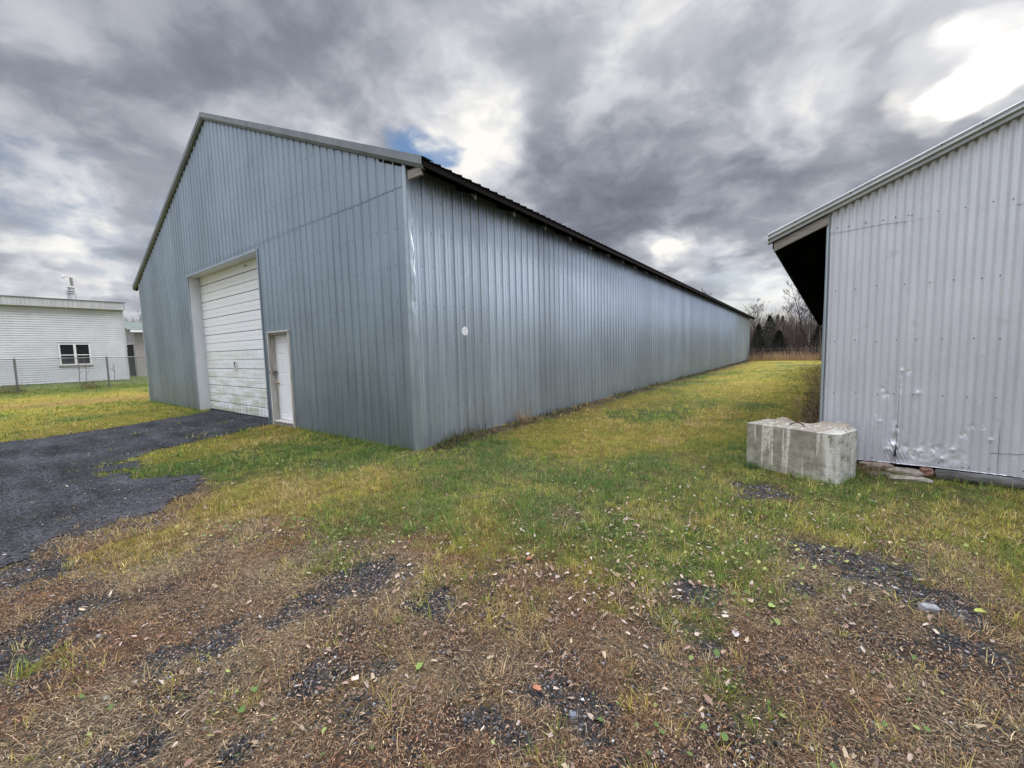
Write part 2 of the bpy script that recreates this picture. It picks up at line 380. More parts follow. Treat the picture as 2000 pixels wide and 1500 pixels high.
def blades(name,x,y,h,w,lean,az,col,segs=2,z0=None,flat=None,parent=None,mat=None):
    n=len(x); z=hgt(x,y)-.004 if z0 is None else z0
    dx,dy=np.cos(az),np.sin(az); px,py=-dy,dx
    if segs==2: ts=[0,.55,1]; ws=[1,.8,.08]
    else: ts=[0,.33,.7,1]; ws=[1,.95,.7,.08]
    V=np.zeros((n,2*len(ts),3))
    curl=rng.normal(0,.28,n)
    for k,(t,wk) in enumerate(zip(ts,ws)):
        out=lean*h*(t**1.6); up=h*t*np.sqrt(np.clip(1-lean**2*.8,.02,1))
        if flat is not None: up=flat*np.sin(np.pi*np.clip(t*.9+.05,0,1)); out=h*t
        cx=x+dx*out+px*curl*h*t*t*.5; cy=y+dy*out+py*curl*h*t*t*.5; cz=z+up
        V[:,2*k,0]=cx-px*w*wk*.5;V[:,2*k,1]=cy-py*w*wk*.5;V[:,2*k,2]=cz
        V[:,2*k+1,0]=cx+px*w*wk*.5;V[:,2*k+1,1]=cy+py*w*wk*.5;V[:,2*k+1,2]=cz
    base=np.arange(n)[:,None]*(2*len(ts))
    Q=np.concatenate([base+np.array([2*k,2*k+1,2*k+3,2*k+2]) for k in range(len(ts)-1)])
    cols=np.repeat(col,2*len(ts),axis=0)
    return npmesh(name,V.reshape(-1,3),Q,np.zeros((0,3)),mat or MAT['blade'],cols,parent)
PALG=np.array([[.065,.155,.034],[.15,.235,.045],[.29,.34,.058],[.46,.345,.065],[.54,.44,.24],[.36,.21,.11]])
def tufts(name,nt,per,r0,r1,rad,h0,h1,w0,w1,power,label):
    x,y,r=sample(nt,r0,r1,power=power); g,gr,ye=cover(x,y); dv=drive(x,y)
    keep=(rng.random(nt)<(.10+.90*g)*(1-.9*gr))&(~dv|(rng.random(nt)<.02))&(x<25)&(y<44)
    x,y,g,ye=[q[keep] for q in (x,y,g,ye)]; nt=len(x)
    # each tuft has its own tone: value from coarse and fine noise
    tone=1.0+1.35*ye+2.4*(fbm(x*1.9,y*1.9,81,3)-.5)*2+rng.normal(0,.8,nt)+1.9*(1-g)
    tone=tone+1.5*(fbm(x*.42,y*.22,87,3)-.5)*2+.2
    lf_=sst(-9,-11,x); tone=tone*(1-lf_)+lf_*(1.1+1.6*(fbm(x*1.1,y*1.1,88,3)-.5)*2+rng.normal(0,.6,nt)+1.9*np.exp(-((x+18.5)/1.7)**2)-.9*sst(-20.5,-22.5,x)+1.*np.exp(-((x+16.2)/.7)**2))
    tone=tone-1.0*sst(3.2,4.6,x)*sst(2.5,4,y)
    tone=np.clip(tone,0,4.6); size=np.exp(rng.normal(0,.3,nt))*(.6+.8*fbm(x*1.2,y*1.2,85,3)+.25*(tone<1))
    tx=np.repeat(x,per);ty=np.repeat(y,per);tt=np.repeat(tone,per);ts=np.repeat(size,per); n=len(tx)
    a=rng.uniform(0,6.283,n); q=rad*ts*rng.random(n)**.6
    bx=tx+q*np.cos(a); by=ty+q*np.sin(a); k=~blocked(bx,by); bx,by,tt,ts,a=bx[k],by[k],tt[k],ts[k],a[k]; n=len(bx)
    v=np.clip(tt+rng.normal(0,.55,n),0,4.999); v=np.where(rng.random(n)<.10,rng.uniform(3.5,4.999,n),v); i=v.astype(int); f=(v-i)[:,None]
    c=PALG[i]*(1-f)+PALG[i+1]*f; c=c*np.exp(rng.normal(0,.28,n))[:,None]
    h=rng.uniform(h0,h1,n)*ts; lean=np.clip(rng.beta(2.2,1.4,n),.1,.99)
    o=blades(name,bx,by,h,rng.uniform(w0,w1,n),lean,a+rng.normal(0,.9,n),c)
    tag(o,kind='stuff',label=label,cat='grass'); return o
tufts('grass',17000,16,1.2,9,.035,.025,.075,.0014,.0034,.9,'short tufty green and yellowing lawn grass before the barns')
tufts('grass',17000,11,8.3,34,.09,.03,.085,.005,.013,.85,'lawn grass farther off along the barn walls')
def edge_grass():
    X=[];Y=[]
    def line(p,q,n,w,side):
        p=np.array(p);q=np.array(q); t_=rng.random(n); d_=(q-p)/np.linalg.norm(q-p); nn=np.array([-d_[1],d_[0]])*side
        o_=np.abs(rng.normal(0,w,n)); P=p+(q-p)*t_[:,None]+nn*o_[:,None]; X.append(P[:,0]);Y.append(P[:,1])
    line(BN,BN+BU,700,.03,-1 if True else 1); line(BN,BN+BU,300,.03,1)
    line(BN,BN-np.array([0,0])+(-BV*0)+BV*.5,200,.03,-1); line(RP-RE*.2-RN*.12,RP+RE*3-RN*.16,900,.05,-1)
    line((-14.8,-.05),(-10,-.05),900,.04,-1); line((-3.8,-.05),(-.1,-.05),900,.035,-1); line((.06,.1),(.06,1.0),120,.03,-1)
    x=np.concatenate(X);y=np.concatenate(Y); k=~blocked(x,y); x,y=x[k],y[k]; n=len(x)
    v=np.clip(.9+rng.normal(0,.9,n),0,4.99); i=v.astype(int); f=(v-i)[:,None]; c=(PALG[i]*(1-f)+PALG[i+1]*f)*np.exp(rng.normal(0,.25,n))[:,None]
    return blades('edge_grass',x,y,rng.uniform(.03,.12,n)*(.5+fbm(x*3,y*3,171,2)),rng.uniform(.0015,.004,n),rng.uniform(.1,.8,n),rng.uniform(0,6.28,n),c,3)
o=edge_grass(); tag(o,kind='stuff',label='longer uncut grass at the foot of the walls and block',cat='grass')
# dead matted straw in the foreground
def straw(n,r0,r1):
    x,y,r=sample(n,r0,r1,power=.75); g,gr,ye=cover(x,y); dv=drive(x,y)
    dv=drive(x+rng.normal(0,.10,n),y+rng.normal(0,.10,n)); tn=fbm(x*4,y*4,91,3); edge_=sst(.5,.7,fbm(x*5,y*5,97,3))
    keep=~blocked(x,y)&(rng.random(n)<(1-.62*g)*(1-.93*gr)*(.15+1.0*sst(.3,.6,tn)))&(~dv|(rng.random(n)<.02+.12*edge_))
    x,y=x[keep],y[keep]; k=len(x)
    red=sst(.36,.64,fbm(x*1.5,y*1.5,93,3)+rng.normal(0,.14,k))
    c=mixc(np.tile(np.array([.47,.37,.23]),(k,1)),np.tile(np.array([.36,.185,.10]),(k,1)),red)*np.clip(np.exp(rng.normal(-.80,.68,k)),.10,1.5)[:,None]
    flow=fbm(x*.8,y*.8,95,2)*6.28*1.5+(fbm(x*6,y*6,96,2)-.5)*5
    az=flow+rng.normal(0,.8,k)
    lg=np.clip(np.exp(rng.normal(-3.42,.5,k)),.010,.12)
    return blades('straw',x,y,lg,np.exp(rng.normal(-6.75,.4,k)),np.ones(k),az,c,3,flat=rng.uniform(.001,.02,k)*np.sqrt(lg/.05),z0=hgt(x,y)+rng.uniform(-.002,.010,k))
o=straw(560000,1.1,6.5); o.name='dead_grass'; tag(o,kind='stuff',label='matted brown and tan dead grass in the foreground',cat='dead grass')

def chaff(n):
    x,y,r=sample(n,1.2,5.5,power=.8); g,gr,ye=cover(x,y); k=~blocked(x,y)&(rng.random(n)<(1-.8*g)*(1-.5*gr))&~drive(x,y); x,y=x[k],y[k]; n=len(x)
    pal_=np.array([[.10,.06,.045],[.22,.13,.085],[.36,.25,.16],[.05,.035,.03],[.48,.37,.24],[.28,.15,.08]])
    c=pal_[rng.integers(0,6,n)]*np.exp(rng.normal(0,.3,n))[:,None]
    return blades('ground_litter',x,y,rng.uniform(.006,.020,n),rng.uniform(.002,.006,n),np.ones(n),rng.uniform(0,6.283,n),c,2,flat=rng.uniform(.001,.006,n),z0=hgt(x,y)+rng.uniform(.0,.012,n))
o=chaff(150000); tag(o,kind='stuff',label='crumbled dead leaf bits and chaff on the bare soil',cat='ground litter')

def leafmesh(name,x,y,s,col,shape=0,zup=.012):
    n=len(x); az=rng.uniform(0,6.283,n); z=hgt(x,y)+rng.uniform(.25,1.,n)*zup
    # 8-point outline with a centre fold
    ang=np.linspace(0,2*np.pi,9)[:-1]
    rad=np.array([1,.75,.62,.8,.55,.8,.62,.75]) if shape==0 else np.ones(8)*.8
    V=np.zeros((n,9,3)); tx=rng.normal(0,.35,n); ty=rng.normal(0,.35,n); cup=rng.uniform(-.5,.9,n)
    for k in range(8):
        rr=rad[k]*rng.uniform(.7,1.15,n)
        lx=rr*np.cos(ang[k])*s; ly=rr*np.sin(ang[k])*s*(.62 if shape==0 else .95)
        V[:,k,0]=x+lx*np.cos(az)-ly*np.sin(az); V[:,k,1]=y+lx*np.sin(az)+ly*np.cos(az)
        V[:,k,2]=z+lx*tx+ly*ty+cup*(np.abs(ly))*.9+rng.normal(0,.08,n)*s
    V[:,8,0]=x;V[:,8,1]=y;V[:,8,2]=z-.0*s
    V[:,:,2]=np.maximum(V[:,:,2],(hgt(x,y)+.003)[:,None])
    base=np.arange(n)[:,None]*9
    T=np.concatenate([base+np.array([k,(k+1)%8,8]) for k in range(8)])
    return npmesh(name,V.reshape(-1,3),np.zeros((0,4)),T,MAT['leafm'],np.repeat(col,9,axis=0))
def litter():
    X=[];Y=[]
    for (px,py,sx,sy,n) in [(1150,1000,190,45,260),(1350,1020,180,60,330),(1100,1100,160,50,190),(1250,1160,150,50,230),(950,1150,160,50,120),(1700,1000,200,50,200),(560,1030,260,50,120),(700,1090,200,50,100),(1500,1130,160,70,120),(1000,1250,350,120,170),(1500,1300,300,120,120),(500,1330,300,90,110),(1800,1130,140,80,80),(250,880,220,20,160),(150,840,150,12,160)]:
        for _ in range(n):
            a,b=random.gauss(px,sx),random.gauss(py,sy)
            if b<790: continue
            q=gp(a,b); X.append(q[0]);Y.append(q[1])
    x2,y2,_=sample(500,1.5,12,power=.8); X=np.concatenate([X,x2]);Y=np.concatenate([Y,y2])
    k=~blocked(X,Y)&(rng.random(len(X))<.42+1.0*sst(.42,.60,fbm(X*3.2,Y*3.2,161,3))); return X[k],Y[k]
lx,ly=litter(); n=len(lx)
pal=np.array([[.46,.36,.29],[.34,.23,.18],[.54,.46,.39],[.22,.13,.10],[.44,.34,.23],[.26,.18,.14],[.30,.20,.15]])
o=leafmesh('fallen_leaves',lx,ly,rng.uniform(.009,.026,n),pal[rng.integers(0,len(pal),n)]*rng.uniform(.6,1.1,n)[:,None],0,.035)
tag(o,kind='stuff',label='curled tan fallen leaves scattered over the lawn',cat='fallen leaves')
# small round-leaved green weeds among the grass
def weeds():
    X=[];Y=[]
    for (px,py,sx,sy,n) in [(1500,1090,60,30,40),(1400,1050,120,40,40),(1560,1150,90,50,30),(1650,1010,200,40,110),(1850,1060,100,40,50),(700,905,140,18,260),(560,1040,160,20,140),(1500,1185,40,20,14),(480,1400,200,60,16),(1350,1400,200,70,24),(1700,1350,180,60,10),(1250,1060,120,30,90)]:
        for _ in range(n):
            q=gp(random.gauss(px,sx),random.gauss(py,sy)); X.append(q[0]);Y.append(q[1])
    X=np.array(X);Y=np.array(Y);k=~blocked(X,Y);return X[k],Y[k]
wx,wy=weeds(); n=len(wx)
c=mixc(np.tile(np.array([.10,.155,.045]),(n,1)),np.tile(np.array([.34,.37,.13]),(n,1)),sst(.4,1.,rng.random(n)))
o=leafmesh('low_weeds',wx,wy,rng.uniform(.008,.020,n),c,1,.045); tag(o,kind='stuff',label='small round green and yellow weed leaves among the grass',cat='weeds')

def stones(name,x,y,s,col,sink=.35,parent=None):
    n=len(x); z=hgt(x,y)
    oc=np.array([[1,0,0],[0,1,0],[-1,0,0],[0,-1,0],[.1,.1,.75],[-.1,0,-.7]],float)
    V=oc[None]*rng.uniform(.55,1.15,(n,6,1)); a=rng.uniform(0,6.283,n); ca,sa=np.cos(a)[:,None],np.sin(a)[:,None]
    X=V[...,0]*ca-V[...,1]*sa;Y=V[...,0]*sa+V[...,1]*ca;Z=V[...,2]*.7+X*rng.normal(0,.3,(n,1))
    P=np.stack([x[:,None]+X*s[:,None],y[:,None]+Y*s[:,None]*.8,z[:,None]+(Z+.35-sink)*s[:,None]],-1)
    b=np.arange(n)[:,None]*6
    T=np.concatenate([b+np.array(f) for f in ([0,1,4],[1,2,4],[2,3,4],[3,0,4],[1,0,5],[2,1,5],[3,2,5],[0,3,5])])
    return npmesh(name,P.reshape(-1,3),np.zeros((0,4)),T,MAT['pebble'],np.repeat(col,6,axis=0),parent)
def gravel():
    x,y,r=sample(300000,1.2,6.5,power=.7); g,gr,ye=cover(x,y); dv=drive(x,y)
    dv=drive(x+rng.normal(0,.09,len(x)),y+rng.normal(0,.09,len(x)))
    k=(rng.random(len(x))<np.where(dv,.55,np.maximum(np.clip(gr*1.1-.1,0,1)*.75,(1-g)*.34)))&~blocked(x,y)&(r<5.5)
    x,y=x[k],y[k]
    x3=rng.uniform(-9.5,1,90000);y3=rng.uniform(-7,0,90000); k=drive(x3+rng.normal(0,.12,90000),y3+rng.normal(0,.12,90000))&(np.hypot(x3-CAM[0],y3-CAM[1])>5.5)
    x=np.concatenate([x,x3[k]]);y=np.concatenate([y,y3[k]]); n=len(x)
    d=np.hypot(x-CAM[0],y-CAM[1]); s=np.exp(rng.normal(-4.95,.42,n))*np.where(d>5,1.8,1.)
    v=np.exp(rng.normal(-.08,.75,n))[:,None]; c=np.tile(np.array([.054,.0535,.056]),(n,1))*v
    lt=rng.random(n)<.02; c[lt]=np.array([.28,.28,.28])*rng.uniform(.6,1.3,lt.sum())[:,None]
    return stones('gravel',x,y,np.clip(s,.003,.022),np.clip(c,0,.6),.25)
o=gravel(); tag(o,kind='stuff',label='dark crushed stone loose on the drive and in bare patches',cat='gravel')

# ------------------------------------------------------------------ ribbed sheets
P9=.2286
RIB=[(0,0),(.018,.019),(.034,.019),(.052,0),(.100,0),(.108,.004),(.120,.004),(.128,0),(.168,0),(.176,.004),(.188,.004),(.196,0)]
def rib_us(u0,u1,phase,cuts=()):
    us=[]; k=math.floor((u0-phase)/P9)-1
    while phase+k*P9<u1+P9:
        for du,o in RIB:
            u=phase+k*P9+du
            if u0<u<u1: us.append((u,o))
        k+=1
    full=sorted(us)
    uu=[a for a,_ in full];oo=[b for _,b in full]
    for c in (u0,u1,*cuts): full.append((c,float(np.interp(c,uu,oo))))
    return sorted(full)
def ribbed(mb,us,zbot,ztop,place,off=0.,thick=0,rows=1):
    """zbot/ztop functions of u; place(u,off,z)->xyz"""
    for (u0,o0),(u1,o1) in zip(us[:-1],us[1:]):
        if u1-u0<1e-6: continue
        um=(u0+u1)/2
        a0,b0=zbot(um,u0),ztop(um,u0); a1,b1=zbot(um,u1),ztop(um,u1)
        if b0-a0<1e-4 and b1-a1<1e-4: continue
        mb.poly([place(u0,o0+off,a0),place(u1,o1+off,a1),place(u1,o1+off,b1),place(u0,o0+off,b0)])
W,L,HW,HR=15.2,45.15,4.385,7.61
RX=-W/2
DX0,DX1,DH=-9.845,-5.164,3.96
MX0,MX1,MH=-4.93,-3.911,2.084
SEAM=4.16
barn=empty('metal_barn',(0,0,0)); tag(barn,'long grey ribbed metal barn with open eave, large white overhead door and small white door','barn')
def ztop_g(u): return HW+(HR-HW)*(1-abs(u-RX)/(W/2))
gm=MB()
us=rib_us(-W+.005,-.005,-.06,(DX0,DX1,MX0,MX1,RX))
def zb(um,u):
    if DX0<um<DX1: return DH
    if MX0<um<MX1: return MH
    return -.01+.01*math.sin(u*.7)
ribbed(gm,us,zb,lambda um,u:SEAM,lambda u,o,z:(u,-o,z))
ribbed(gm,us,lambda um,u:SEAM-.06+.012*math.sin(u*1.3),lambda um,u:ztop_g(u),lambda u,o,z:(u,-o-.006,z))
# screws
gm.mi=1
def screw(mb,c,n,r=.0095):
    n=np.array(n,float); a=np.array([0,0,1.]); b=np.cross(n,a)
    ring=mb.vs([np.array(c)+r*(math.cos(t)*a+math.sin(t)*b)+n*.002 for t in np.linspace(0,2*math.pi,7)[:-1]])
    top=mb.vs([np.array(c)+.5*r*(math.cos(t)*a+math.sin(t)*b)+n*.008 for t in np.linspace(0,2*math.pi,7)[:-1]])
    for k in range(6): mb.face((ring[k],ring[(k+1)%6],top[(k+1)%6],top[k]))
    mb.face(top)
for zrow in (.62,1.2,1.76,2.35,2.93,3.5,4.07,4.7,5.3,5.9,6.6):
    k=0; u=-.06-.03
    while u>-W:
        zt=ztop_g(u); jz=zrow+random.uniform(-.02,.02)
        if jz<zt-.1 and not (DX0-.05<u<DX1+.05 and jz<DH+.03) and not (MX0-.05<u<MX1+.05 and jz<MH+.03):
            screw(gm,(u,-.006 if jz>SEAM-.06 else 0,jz),(0,-1,0))
        u-=P9
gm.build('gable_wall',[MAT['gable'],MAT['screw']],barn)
sm=MB(); us=rib_us(.01,L-.01,.052)
ribbed(sm,us,lambda um,u:.0+.012*math.sin(u*.9),lambda um,u:HW+.02,lambda u,o,z:(o,u,z))
sm.mi=1
for zrow in (.64,1.2,1.75,2.32,2.92,3.47,4.0):
    u=.052-.03+P9
    while u<L:
        screw(sm,(0,u,zrow+random.uniform(-.02,.02)),(1,0,0)); u+=P9
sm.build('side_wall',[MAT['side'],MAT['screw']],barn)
# far-side and back walls
bk=MB(); us=rib_us(.01,L-.01,.0); ribbed(bk,us,lambda um,u:.03,lambda um,u:HW+.02,lambda u,o,z:(-W-o,u,z))
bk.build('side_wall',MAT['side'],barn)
bk=MB(); us=rib_us(-W+.005,-.005,0.,(RX,)); ribbed(bk,us,lambda um,u:.03,lambda um,u:ztop_g(u),lambda u,o,z:(u,L+o,z)); bk.build('gable_wall',MAT['gable'],barn)
SL=(HR-HW)/(W/2); OV=.45; GO=.10
ang=math.atan(SL); cs,sn=math.cos(ang),math.sin(ang)
# roof sheets
for side in (1,-1):
    rf=MB(); us=rib_us(-GO+.02,L+GO,.0)
    def pl(u,o,z,side=side):   # z is distance from ridge horizontally
        x=RX+side*z; zz=HR+.14-SL*z
        return (x+side*sn*o,u,zz+cs*o)
    ribbed(rf,us,lambda um,u:0.,lambda um,u:W/2+OV+.03,pl)
    ribbed(rf,us,lambda um,u:0.,lambda um,u:W/2+OV+.03,lambda u,o,z,pl=pl:pl(u,o-.012,z))
    rf.build('roof',MAT['roof'],barn)
# rafters, purlins & eave blocks
y=-.02
while y<L:
    for side in (1,-1):
        x0=RX+side*(W/2-.6); x1=RX+side*(W/2+OV-.03)
        z0=HR+.03-SL*(W/2-.6); z1=HR+.03-SL*(W/2+OV-.03)
        rt=MB(); rt.obox(((x0+x1)/2,y+.02,(z0+z1)/2),((x1-x0)/2,0,(z1-z0)/2),(0,.02,0),(0,0,.07)); rt.build('rafter',MAT['dwood'],barn)
    y+=1.128
fb=MB()
for side in (1,-1):
    xx=RX+side*(W/2+OV-.015); zt=HR+.125-SL*(W/2+OV)
    fb.box((min(xx,xx+side*.025),-GO+.03,zt-.10),(max(xx,xx+side*.025),L+GO-.03,zt))
fb.build('fascia_board',MAT['dwood'],barn)
y=-.02;k=0
while y<L:
    b=MB(); x1=OV-.045; zz=HR-SL*(W/2+OV)
    b.poly([(x1,y,zz-.10),(x1,y+.04,zz-.10),(x1,y+.04,zz+.07),(x1,y,zz+.07)])
    b.poly([(x1,y,zz+.07),(x1-.17,y,zz+.10),(x1,y,zz-.10)][::-1]); b.poly([(x1,y+.04,zz+.07),(x1-.17,y+.04,zz+.10),(x1,y+.04,zz-.10)])
    b.poly([(x1,y,zz-.10),(x1-.17,y,zz+.10),(x1-.17,y+.04,zz+.10),(x1,y+.04,zz-.10)])
    b.poly([(x1,y,zz+.07),(x1,y+.04,zz+.07),(x1-.17,y+.04,zz+.10),(x1-.17,y,zz+.10)])
    if k: b.build('rafter_tail',MAT['tailw'],barn)
    y+=1.128;k+=1
b=MB(); zz=HR-SL*(W/2+OV)
b.box((.10,-.05,zz-.07),(OV-.05,-.012,zz+.06)); b.build('lookout_board',MAT['gwood'],barn,bevel=.004)
# rake trim
for side in (1,-1):
    rk=MB()
    prof=[(.16,.165),(-GO,.165),(-GO,.045),(-GO+.012,.04),(-GO+.035,.0),(-.02,-.004)]  # (y, height above rake line)
    n=8; rows=[]
    for i in range(n+1):
        d=(W/2+OV+.02)*i/n
        x=RX+side*d; zz=HR-SL*d+(.0 if i not in(0,) else 0)
        rows.append(rk.vs([(x,yy,zz+hh) for yy,hh in prof]))
    for i in range(n):
        for j in range(len(prof)-1):
            rk.face((rows[i][j],rows[i+1][j],rows[i+1][j+1],rows[i][j+1]))
    # lap joints of the trim pieces
    for dj in (2.6,5.3):
        x=RX+side*dj; zz=HR-SL*dj
        rk.obox((x,-GO-.002,zz+.105),(.02*cs,0,-side*.02*sn if side>0 else .02*sn),(0,.002,0),(0,0,.06))
    rk.build('rake_trim',MAT['rake'],barn)
# corner trim with crumpled flange
def corner(cx,dirx,crumple):
    nz=150; cols=[(-.085,-.006,0),(-.075,-.024,.3),(-.05,-.026,.8),(-.005,-.026,.5),(.024,-.022,.2),(.026,.01,.8),(.026,.05,1.),(.026,.07,1.),(.024,.085,.6),(.012,.09,0)]
    V=[];z=np.linspace(-.03,HW+.02-.03,nz)
    for j,(a,b,w) in enumerate(cols):
        amp=crumple*w*sst(1.7,2.3,z)*sst(4.0,3.5,z)
        d=(fbm(z*4.5+j*.25,np.full(nz,j*.5),101,3)-.5)*.050*amp+ (fbm(z*1.1,np.full(nz,3.),103,2)-.5)*.016*w*crumple
        if b<-.01 and a<.02: V.append(np.stack([np.full(nz,cx)+dirx*a+ (d*.4),b-d*.6,z],-1))
        else: V.append(np.stack([cx+dirx*(a+d),b+d*.3,z],-1))
    V=np.concatenate(V); Q=[]
    for j in range(len(cols)-1):
        for i in range(nz-1):
            Q.append((j*nz+i,(j+1)*nz+i,(j+1)*nz+i+1,j*nz+i+1))
    return npmesh('corner_trim',V,np.array(Q),np.zeros((0,3)),MAT['trim'],parent=barn,smooth=True)
corner(0.,1,1.); corner(-W,-1,.2)

# overhead door opening
jb=MB(); DD=.31
jb.box((DX0-.05,.0,-.02),(DX0,DD,DH)); jb.box((DX1,.0,-.02),(DX1+.05,DD,DH)); jb.box((DX0-.05,.0,DH),(DX1+.05,DD,DH+.04))
jb.build('door_jamb',MAT['jamb'],barn)
jb=MB()
for a,b_ in (((DX0-.035,-.034,0.),(DX0+.004,-.001,DH+.04)),((DX1-.004,-.034,0.),(DX1+.035,-.001,DH+.04)),((DX0+.004,-.036,DH-.003),(DX1-.004,-.001,DH+.035))): jb.box(a,b_)
jb.build('door_trim',MAT['trim'],barn)
od=MB(); z=.015; n=16; ph=(DH-.02)/n; x0,x1=DX0+.004,DX1-.004
prof=[]
for i in range(n):
    dark=(i%2==1)
    prof+=[(z,.012),(z+.016 if dark else z+.007,.012),(z+.020,0),(z+ph*.5-.008,0),(z+ph*.5,.008),(z+ph*.5+.008,0),(z+ph-.008,0)]
    z+=ph
prof.append((DH,0))
for (z0,d0),(z1,d1) in zip(prof[:-1],prof[1:]):
    od.mi=1 if (d0>.01 and d1>.01) else 0
    od.poly([(x0,DD-.04+d0,z0),(x1,DD-.04+d0,z0),(x1,DD-.04+d1,z1),(x0,DD-.04+d1,z1)])
dobj=od.build('overhead_door',[MAT['door'],MAT['screw']],barn)
se=MB(); se.box((x0,DD-.045,.0),(x1,DD-.02,.015)); se.build('bottom_seal',MAT['black'],dobj)
hd=MB(); hd.tube([(-6.5,DD-.06,3.86),(-6.5,DD-.1,3.86)],.012); hd.box((-6.56,DD-.075,3.85),(-6.44,DD-.06,3.87)); hd.build('door_handle',MAT['steel'],dobj)

# sign on the overhead door (image too small to read: dark round mark, red band, grey lines)
sg=empty('warning_sign',(-7.695,DD-.052,1.345)); tag(sg,'small white warning notice with dark round mark and red band on the overhead door','sign')
b=MB(); b.box((-.125,0,-.12),(.125,.004,.12)); b.build('sign_plate',simple('sign white',(.75,.75,.76),None,.5),sg)
b=MB(); 
pts=[(.055*math.cos(t)-.01,-.0015,.055*math.sin(t)+.055) for t in np.linspace(0,2*math.pi,25)[:-1]]; b.poly(pts[::-1]); b.build('round_mark',simple('sign dark',(.06,.045,.06),None,.6),sg)
b=MB(); b.box((-.07,-.002,-.032),(.07,-.0005,-.006)); b.build('red_band',simple('sign red',(.35,.10,.12),None,.6),sg)
b=MB()
for k,zz in enumerate((-.05,-.066,-.082,-.098)): b.box((-.07,-.002,zz-.004),(.07-.02*(k%2),-.0005,zz+.004))
b.build('text_lines',simple('sign grey',(.25,.27,.28),None,.6),sg)

# entry door
ed=empty('entry_door',(0,0,0)); ed.parent=barn
fr=MB(); w=.055; ED=.14
fr.box((MX0,-.045,-.02),(MX0+w,-.0,MH)); fr.box((MX1-w,-.045,-.04),(MX1,-.0,MH)); fr.box((MX0-.01,-.055,MH-.003),(MX1+.01,.0,MH+.03)); 
fr.build('door_casing',MAT['wwood'],ed,bevel=.003)
fr=MB(); fr.box((MX0+.005,.001,.04),(MX0+.04,ED+.05,MH)); fr.box((MX1-.04,.001,.04),(MX1-.005,ED+.05,MH)); fr.box((MX0+.04,.001,MH-.045),(MX1-.04,ED+.05,MH-.002)); fr.build('door_frame',MAT['wwood'],ed)
fr=MB(); fr.box((MX0+.055,-.03,.07),(MX1-.055,ED+.04,.105)); fr.build('sill',MAT['wwood'],ed,bevel=.004)
fr=MB(); fr.box((MX0+.055,-.012,-.03),(MX1-.055,.03,.068)); fr.build('sill_board',MAT['gwood'],ed)
lf=MB(); X0,X1=MX0+.045,MX1-.045; Z0,Z1=.115,MH-.05; yf=ED-.04
pan=[]; dw=X1-X0; s=.11*dw/.92
for (za,zb_) in ((.06,.80),(.98,1.52),(1.66,1.86)):
    for (xa,xb) in ((X0+s,X0+dw/2-s*.5),(X0+dw/2+s*.5,X1-s)): pan.append((xa,xb,Z0+za+.06,Z0+zb_+.0))
# front face grid with recessed panels
xcuts=sorted({X0,X1}|{p[0] for p in pan}|{p[1] for p in pan}); zcuts=sorted({Z0,Z1}|{p[2] for p in pan}|{p[3] for p in pan})
for xa,xb in zip(xcuts[:-1],xcuts[1:]):
    for za,zb_ in zip(zcuts[:-1],zcuts[1:]):
        if any(abs(xa-p[0])<1e-6 and abs(za-p[2])<1e-6 for p in pan):
            g=.018; d=.010; q=[(xa,za),(xb,za),(xb,zb_),(xa,zb_)]; q2=[(xa+g,za+g),(xb-g,za+g),(xb-g,zb_-g),(xa+g,zb_-g)]
            g2=.035; q3=[(xa+g2,za+g2),(xb-g2,za+g2),(xb-g2,zb_-g2),(xa+g2,zb_-g2)]
            for k in range(4):
                k2=(k+1)%4
                lf.poly([(q[k][0],yf,q[k][1]),(q[k2][0],yf,q[k2][1]),(q2[k2][0],yf+d,q2[k2][1]),(q2[k][0],yf+d,q2[k][1])])
                lf.poly([(q2[k][0],yf+d,q2[k][1]),(q2[k2][0],yf+d,q2[k2][1]),(q3[k2][0],yf+.002,q3[k2][1]),(q3[k][0],yf+.002,q3[k][1])])
            lf.poly([(a,yf+.002,c_) for a,c_ in q3])
        else: lf.poly([(xa,yf,za),(xb,yf,za),(xb,yf,zb_),(xa,yf,zb_)])
lf.poly([(X0,yf+.04,Z0),(X0,yf,Z0),(X0,yf,Z1),(X0,yf+.04,Z1)])
leaf=lf.build('door_leaf',MAT['white'],ed)
kb=MB(); kx=X0+.07; kb.tube([(kx,yf,.955),(kx,yf-.012,.955),(kx,yf-.03,.955),(kx,yf-.06,.955),(kx,yf-.07,.955)],[.032,.032,.014,.028,.012],10); kb.build('door_knob',MAT['brass'],leaf,smooth=True)
hs=MB(); hs.box((MX0+.0,-.052,1.185),(MX0+.05,-.046,1.235)); hs.box((MX0+.02,-.046,1.20),(MX0+.045,yf-.03,1.22)); hs.box((MX0+.02,yf-.032,1.19),(X0+.09,yf-.024,1.225)); hs.build('hasp',MAT['steel'],ed); hs=MB(); hs.box((X0-.01,yf-.075,1.13),(X0+.035,yf-.045,1.18))
hs.tube([(X0-.002,yf-.06,1.18),(X0-.002,yf-.06,1.21),(X0+.028,yf-.06,1.21),(X0+.028,yf-.06,1.18)],.005,6); hs.build('padlock',MAT['steel'],ed)

